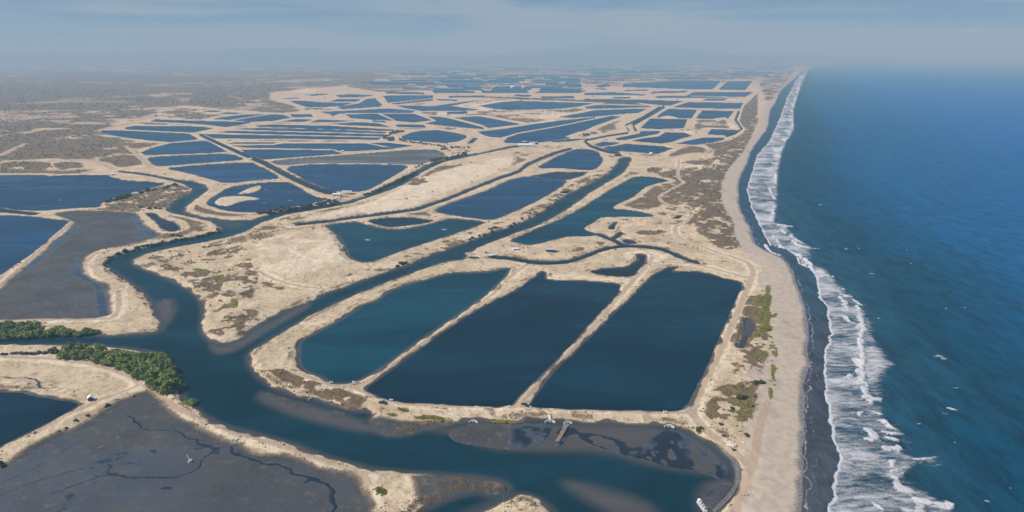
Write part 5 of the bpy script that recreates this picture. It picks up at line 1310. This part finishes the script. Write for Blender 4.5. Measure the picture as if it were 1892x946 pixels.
# ------------------------------------------------------------------ buildings
def hut(u, v, rz, L_, Wd, hw, rise, wall, roof, label, name="hut", cat="hut", group=None, posts=False, door=True):
    X, Y, z = spot(u, v)
    o = empty(name, (X, Y, max(z, .2) - .05), rz, label, cat, group)
    if posts:
        for i in range(4):
            for sg in (-1, 1): MB().tube(((i / 3 - .5) * (L_ - .4), sg * (Wd / 2 - .2), -1.2), ((i / 3 - .5) * (L_ - .4), sg * (Wd / 2 - .2), hw), .12, .1, 7).build("post", m_darkwood, o)
        MB().box((0, 0, .15), (L_, Wd, .2)).build("platform", m_wood, o)
    else:
        t = .16
        MB().box((0, Wd / 2, hw / 2), (L_, t, hw)).box((0, -Wd / 2, hw / 2), (L_, t, hw)).box((L_ / 2 - t / 2, 0, hw / 2 + .002), (t, Wd - t, hw)).box((-L_ / 2 + t / 2, 0, hw / 2 + .002), (t, Wd - t, hw)).build("walls", wall, o)
        for sg in (-1, 1):
            MB().add([(sg * (L_ / 2 - .02), -Wd / 2, hw), (sg * (L_ / 2 - .02), Wd / 2, hw), (sg * (L_ / 2 - .02), 0, hw + rise), (sg * (L_ / 2 - .14), -Wd / 2, hw), (sg * (L_ / 2 - .14), Wd / 2, hw), (sg * (L_ / 2 - .14), 0, hw + rise)],
                     [(0, 1, 2), (5, 4, 3), (0, 3, 4, 1), (1, 4, 5, 2), (2, 5, 3, 0)]).build("gable", wall, o)
        if door:
            d_ = MB().box((-L_ * .15, -Wd / 2 - t / 2 - .03, 1.0), (1.0, .06, 2.0)).build("door", m_darkwood, o)
            MB().box((-L_ * .15 + .35, -Wd / 2 - t / 2 - .09, 1.0), (.08, .06, .16)).build("handle", m_steel, d_)
            w_ = MB().box((L_ * .25, -Wd / 2 - t / 2 - .03, 1.5), (1.1, .05, .8)).build("window", m_glass, o)
            MB().box((L_ * .25, -Wd / 2 - t / 2 - .05, 1.07), (1.3, .1, .08)).build("sill", m_conc, w_)
    MB().gable((0, 0, hw), (L_, Wd), rise, .45, 0, .1).build("roof", roof, o)
    return o
hut(168, 738.5, R(-62), 3.0, 2.6, 2.0, .9, m_shade, m_whiteroof, "small hut with a white roof at the dike junction by the left pond")
hut(868, 476, R(8), 8.5, 6.0, 4.6, .8, m_shade, m_thatch, "pump house with a grey roof on posts over the straight river", "pump_house", "pump house", None, True)
hut(1018, 464.5, R(-8), 9.5, 6.5, 2.9, 1.2, m_shade, m_tin, "dark house with a pale roof on the sand beside the lagoon", "house", "house")
hut(953, 461.5, R(10), 6.0, 3.0, 1.8, .5, m_white, m_whiteroof, "low pale shed standing left of the dark house", "shed", "shed")
hut(897, 467.5, R(20), 4.0, 2.2, 1.6, .4, m_white, m_tin, "tiny white shed between the pump house and the low shed", "shed", "shed")
# concrete pads by the pump house
def slab(name, pts, h, m, label, cat):
    P = [spot(u, v) for u, v in pts]; cx = sum(p[0] for p in P) / len(P); cy = sum(p[1] for p in P) / len(P); z = max(p[2] for p in P)
    V = [(p[0] - cx, p[1] - cy, k) for k in (-.8, h) for p in P]; n = len(P)
    F = [tuple(range(n - 1, -1, -1)), tuple(range(n, 2 * n))] + [(i, (i + 1) % n, n + (i + 1) % n, n + i) for i in range(n)]
    return tag(MB().add(V, F).build(name, m, None, False, (cx, cy, z)), label, cat)
slab("concrete_apron", [(870, 475), (873, 472.5), (888, 473), (889, 475.5), (880, 476.5)], .15, m_white, "white concrete apron running from the pump house", "apron")
slab("concrete_basin", [(900, 472), (903, 470.2), (921, 470), (922.5, 473.3), (908, 474.4)], .15, m_white, "white concrete slab at the head of the loop channel", "slab")
# pump station on the straight canal
hut(642, 358.5, R(-5), 15, 9, 4.2, 1.3, m_shade, m_tin, "open pump station shed with a pale roof at the canal's end", "pump_house", "pump house", None, True)
hut(622, 361.5, R(-3), 11, 6, 3.0, .8, m_white, m_whiteroof, "low white building left of the open pump station shed", "building", "building")
hut(634, 363.5, R(8), 10, 5, 3.0, .8, m_shade, m_thatch, "dark shed in front of the open pump station shed", "shed", "shed", None, True)
def tank(u, v, r_, h, m, label, group=None, dome=True):
    X, Y, z = spot(u, v)
    prof = [(r_, 0), (r_, h)] + [(r_ * math.cos(a), h + r_ * .45 * math.sin(a)) for a in np.linspace(.25, 1.45, 5)]
    o = empty("water_tank", (X, Y, z), 0, label, "tank", group)
    MB().lathe(prof, (0, 0, 0), 18).build("shell", m, o, True); MB().lathe([(r_ * .18, h + r_ * .42), (r_ * .18, h + r_ * .5), (r_ * .1, h + r_ * .52)], (0, 0, 0), 10).build("hatch", m_conc, o)
tank(622.2, 367.5, 1.6, 2.0, m_paint_w, "white round tank below the pump station, left one of the pair")
tank(627.2, 367.5, 1.5, 2.0, m_paint_w, "white round tank below the pump station, right one of the pair")
tank(1203, 285.5, 4.0, 3.0, m_paint_w, "white domed tank on the bank of the far right pond")
tank(948, 164.5, 16, 16, m_paint_w, "white far tank in the hazy ponds, left one of the pair")
tank(967.5, 164.5, 12, 15, m_paint_w, "white far tank in the hazy ponds, right one of the pair")
hut(971, 270.2, R(2), 34, 14, 4.5, 2.0, m_paint_w, m_whiteroof, "long white farm building at the end of the upper river", "building", "building")
hut(968, 266.2, R(30), 12, 8, 5.5, 2.0, m_shade, m_tin, "dark shed behind the long white farm building", "shed", "shed")
hut(984, 266.6, R(-12), 14, 9, 4.0, 1.6, m_white, m_tin, "small grey-roofed building right of the long white farm building", "building", "building")
hut(990, 266.2, R(15), 9, 7, 4.0, 1.6, m_shade, m_thatch, "dark hut at the right end of the white farm buildings", "hut", "hut")
hut(1083, 249.5, R(20), 16, 11, 4.5, 2, m_shade, m_thatch, "dark-roofed hut on the sandy tongue, left one", "hut", "hut")
hut(1097, 247, R(-10), 15, 11, 4.5, 2, m_shade, m_thatch, "dark-roofed hut on the sandy tongue, right one", "hut", "hut")
hut(1141.5, 288.5, R(-8), 13, 10, 4.5, 1.0, m_shade, m_darkwood, "dark sluice shed where the short canal meets the river", "pump_house", "pump house")
hut(209, 323.5, R(5), 5, 4, 2.6, 1.0, m_white, m_whiteroof, "tiny white hut on the dike above the wide left pond")
hut(633, 280.5, R(20), 4.5, 4, 2.6, 1.0, m_white, m_whiteroof, "tiny white hut at the bend of the curved pale dike")
hut(463, 295.5, R(20), 5, 5, 2.8, 1.0, m_white, m_whiteroof, "tiny white hut on the dike crossing beside the straight canal")
hut(705, 177.8, R(10), 14, 10, 4.5, 2, m_white, m_whiteroof, "white hut at the far dike junction before the thin ponds")
for k in range(46):
    u = random.uniform(690, 990); v = random.uniform(129.5, 137); X, Y, z = spot(u, v)
    o = empty("far_house", (X, Y, 1.2), random.uniform(-.3, .3), "tiny pale house in the far village on the hazy plain", "house", "far village houses")
    l_, w_ = random.uniform(14, 30), random.uniform(10, 16)
    MB().box((0, 0, 2.6), (l_, w_, 5.4)).build("walls", random.choice((m_white, m_paint_w, m_conc)), o); MB().gable((0, 0, 5.3), (l_, w_), 2.5, .6).build("roof", random.choice((m_whiteroof, m_tin, m_white)), o)

def pole(u, v, h, label, group, s=1.0):
    X, Y, z = spot(u, v)
    o = empty("utility_pole", (X, Y, z - .3), random.uniform(-.4, .4), label, "utility pole", group)
    MB().tube((0, 0, 0), (0, 0, h), .2 * s, .13 * s, 8).build("post", m_conc, o)
    MB().box((0, 0, h - .7), (2.2 * s, .14 * s, .14 * s)).build("crossarm", m_wood, o)
    for x_ in (-.9, 0, .9): MB().lathe([(.07, 0), (.12, .1), (.06, .26)], (x_ * s, 0, h - .62), 8).build("insulator", m_white, o)
for u, v in Z('E', 505,385, 700,468, 825,535, 975,608, 1135,690): pole(u, v, 9, "concrete pole in the row along the straight canal", "poles along the straight canal", 1.5)
for zk, c, lab in (('A', (1180,838), "pole standing alone on the lowest dike of the stacked ponds"), ('D', (1340,800), "pole on the near bank of the beach-side wedge pond"), ('D', (405,893), "pole on the bank by the sluice shed"),
                   ('C', (1382,790), "pole beside the sandy road right of the farm buildings"), ('E', (1080,360), "pole on the dike below the curved pale dike"), ('F', (938,478), "dark pole on the upper river's sandy bank"), ('B', (490,940), "pole on the dike left of the tiny white hut")):
    (u, v), = Z(zk, *c); pole(u, v, 11, lab, None, 2.0)
for k, (u, v) in enumerate(((930, 929), (932.5, 937))):
    X, Y, z = spot(u, v)
    o = tag(MB().tube((0, 0, -.4), (.1, 0, 4.2 - k), .13, .09, 7).tube((.1, 0, 3.6 - k), (.5, .1, 3.9 - k), .06, .05, 5).build("wooden_post", m_wood, None, False, (X, Y, max(z, 0))), ("tall" if k == 0 else "short") + " wooden post on the sandy island at the bottom edge", "post")

# ------------------------------------------------------------------ pick-ups on the dikes
def pickup(u, v, rz, paint, label):
    X, Y, z = spot(u, v)
    o = empty("pickup_truck", (X, Y, z + .02), rz, label, "pickup")
    prof = [(-2.6, .45), (2.55, .45), (2.6, .9), (2.45, 1.05), (1.15, 1.12), (.55, 1.72), (-.75, 1.75), (-.95, 1.12), (-2.6, 1.08)]
    n = len(prof); V = [(x, y, z_) for y in (-.88, .88) for x, z_ in prof]
    V = [(x, y * (.84 if z_ > 1.5 else 1), z_) for x, y, z_ in V]
    MB().add(V, [tuple(range(n)), tuple(range(2 * n - 1, n - 1, -1))] + [(i, i + n, (i + 1) % n + n, (i + 1) % n) for i in range(n)]).build("body", paint, o)
    MB().box((-1.78, 0, 1.1), (1.45, 1.5, .06)).build("load_bed", m_dark, o)
    MB().add([(1.12, -.78, 1.15), (1.12, .78, 1.15), (.62, .68, 1.68), (.62, -.68, 1.68), (1.1, -.78, 1.12), (1.1, .78, 1.12), (.58, .68, 1.65), (.58, -.68, 1.65)], [(0, 1, 2, 3), (7, 6, 5, 4), (0, 4, 5, 1), (1, 5, 6, 2), (2, 6, 7, 3), (3, 7, 4, 0)]).build("windscreen", m_glass, o)
    for sg in (-1, 1): MB().box((-.1, sg * .845, 1.4), (1.1, .06, .42)).build("side_window", m_glass, o)
    for x_ in (-1.65, 1.65):
        for sg in (-1, 1):
            w = MB().tube((x_, sg * .72, .38), (x_, sg * .95, .38), .38, .38, 14).build("wheel", m_dark, o)
            MB().tube((x_, sg * .951, .38), (x_, sg * .97, .38), .2, .2, 10).build("rim", m_tin, w)
    for sg in (-1, 1): MB().box((2.6, sg * .65, .82), (.06, .35, .16)).build("headlight", m_white, o)
pickup(970, 749.5, R(140), m_paint_g, "dark pickup parked at the foot of the dike between the right big ponds")
pickup(707.5, 745.5, R(160), m_paint_g, "dark pickup on the dike road below the navy middle pond's left corner")

# ------------------------------------------------------------------ boat at sea
X, Y, _ = spotw(1570.5, 138.5, 0)
bt = empty("fishing_boat", (X, Y, -.4), R(75), "tiny white fishing boat far out on the sea", "boat")
link("hull", canoe_mesh("hull", 22, 6, 2.6, m_paint_w), bt); MB().box((-3, 0, 3.2), (6, 3.2, 3.4), 0, .9).build("wheelhouse", m_paint_w, bt); MB().tube((2, 0, 1.5), (2, 0, 10), .18, .1, 6).build("mast", m_conc, bt)

# ------------------------------------------------------------------ grey liner sheets on the curved bank
inn = Z('S', 1510,470, 1570,500, 1625,575, 1648,640, 1650,700, 1632,770, 1590,830, 1530,890, 1480,945); out_ = Z('S', 1525,455, 1600,522, 1668,572, 1692,640, 1688,720, 1655,790, 1615,850, 1560,905, 1500,960)
inn = chaikin(inn, False, 1); out_ = chaikin(out_, False, 1)
ls = tag(empty("bank_liner", (*spot(*inn[len(inn) // 2])[:2], 0)), "wrinkled grey plastic liner on the curved bank of the basin", "liner")
base = ls.location
npan = 12
for k in range(npan):
    V, F = [], []; nu, nv = 6, 5
    for i in range(nu + 1):
        t = (k + .02 + .96 * i / nu) / npan * (len(inn) - 1); a = int(min(t, len(inn) - 2)); f = t - a
        p = inn[a] * (1 - f) + inn[a + 1] * f; q = out_[a] * (1 - f) + out_[a + 1] * f
        for j in range(nv + 1):
            g = j / nv; w = p * (1 - g) + q * g; X, Y, z = spot(w[0], w[1])
            V.append((X - base[0], Y - base[1], max(z, .05) + .12 + .22 * random.random() * (0 < i < nu) + .15 * g))
    for i in range(nu):
        for j in range(nv): a = i * (nv + 1) + j; F.append((a, a + 1, a + nv + 2, a + nv + 1))
    o = MB().add(V, F).build("liner_sheet", m_liner, ls)
    md = o.modifiers.new("thickness", 'SOLIDIFY'); md.thickness = .06
for k in range(9):
    t = (k + .5) / 9 * (len(inn) - 1); a = int(t); f = t - a; p = inn[a] * (1 - f) + inn[a + 1] * f; X, Y, z = spot(*p)
    MB().tube((X - base[0], Y - base[1], z - .4), (X - base[0], Y - base[1], z + 1.2), .09, .07, 6).build("stake", m_wood, ls)

# ------------------------------------------------------------------ boulders on the point, heaps
def rock(u, v, r_, m, label, cat, group=None, name="boulder", flat=.7):
    X, Y, z = spot(u, v); rr = random.Random(int(u * 7 + v)); V, F = [], []
    n, k = 9, 5
    for i in range(k):
        ph = (i / (k - 1)) * math.pi * .62
        for j in range(n):
            a = 2 * math.pi * j / n; q = r_ * rr.uniform(.75, 1.15)
            V.append((q * math.sin(ph + .12) * math.cos(a), q * math.sin(ph + .12) * math.sin(a) * .85, q * math.cos(ph) * flat))
    F = [(i * n + j, (i + 1) * n + j, (i + 1) * n + (j + 1) % n, i * n + (j + 1) % n) for i in range(k - 1) for j in range(n)] + [tuple(range(n - 1, -1, -1))]
    return tag(MB().add(V, F).build(name, m, None, False, (X, Y, max(z, 0) - .1)), label, cat, group)
for c in np.array((155,655, 180,670, 205,665, 225,680, 240,700, 215,705, 190,700, 255,715, 200,735, 225,755, 240,770, 262,740, 275,725, 235,655, 170,690, 260,690, 290,745, 210,720), float).reshape(-1, 2):
    (u, v), = Z('K', *c); rock(u, v, random.uniform(.7, 1.6), m_rock, "dark wet boulder on the point where the beach turns", "boulder", "boulders on the beach point")
rock(*Z('S', 1622, 462)[0], 2.6, m_heap, "pale heap of sand beside the beach track", "sand heap", None, "sand_heap", .55)
rock(*Z('S', 1708, 440)[0], 1.0, m_heap, "small pale heap at the edge of the beach scrub", "sand heap", None, "sand_heap", .6)
rock(*Z('I', 622, 630)[0], 1.4, m_rock, "dark boulder on the pale sand mound by the pointed pond", "boulder", None)
rock(*Z('I', 428, 448)[0], 1.9, m_rock, "dark debris heap at the top of the pale sand mound", "debris heap", None, "debris_heap")
for c, lab in (((1200, 622), "dark upper heap on the bare pale sand field"), ((1190, 668), "small lower heap on the bare pale sand field"), ((420, 872), "flat heap at the near end of the bare pale sand field"), ((705, 795), "brown heap in the middle of the pale sand field's near end")):
    rock(*Z('F', *c)[0], 2.2, m_heap if c[1] == 668 else m_rock, lab, "heap", None, "sand_heap", .5)
#==PART3==
# ------------------------------------------------------------------ haze: the air between the camera and the far plain
hv = [(x, y, z) for z in (-9.0, HAZE_TOP) for x, y in ((-78000, -3000), (78000, -3000), (78000, 62000), (-78000, 62000))]
me = bpy.data.meshes.new("haze")
me.from_pydata(hv, [], [(3, 2, 1, 0), (4, 5, 6, 7), (0, 1, 5, 4), (1, 2, 6, 5), (2, 3, 7, 6), (3, 0, 4, 7)])
mh = bpy.data.materials.new("haze_air"); mh.use_nodes = True
mh.node_tree.nodes.clear()
ho = mh.node_tree.nodes.new("ShaderNodeOutputMaterial"); pv = mh.node_tree.nodes.new("ShaderNodeVolumePrincipled")
pv.inputs["Density"].default_value = HAZE_DENSITY
pv.inputs["Color"].default_value = (.40, .78, 1.0, 1)
pv.inputs["Absorption Color"].default_value = (.43, .19, 1, 1)
pv.inputs["Anisotropy"].default_value = 0.0
mh.node_tree.links.new(pv.outputs["Volume"], ho.inputs["Volume"])
me.materials.append(mh)
tag(link("haze", me), "pale blue-grey haze over the plain and sea", kind="stuff")
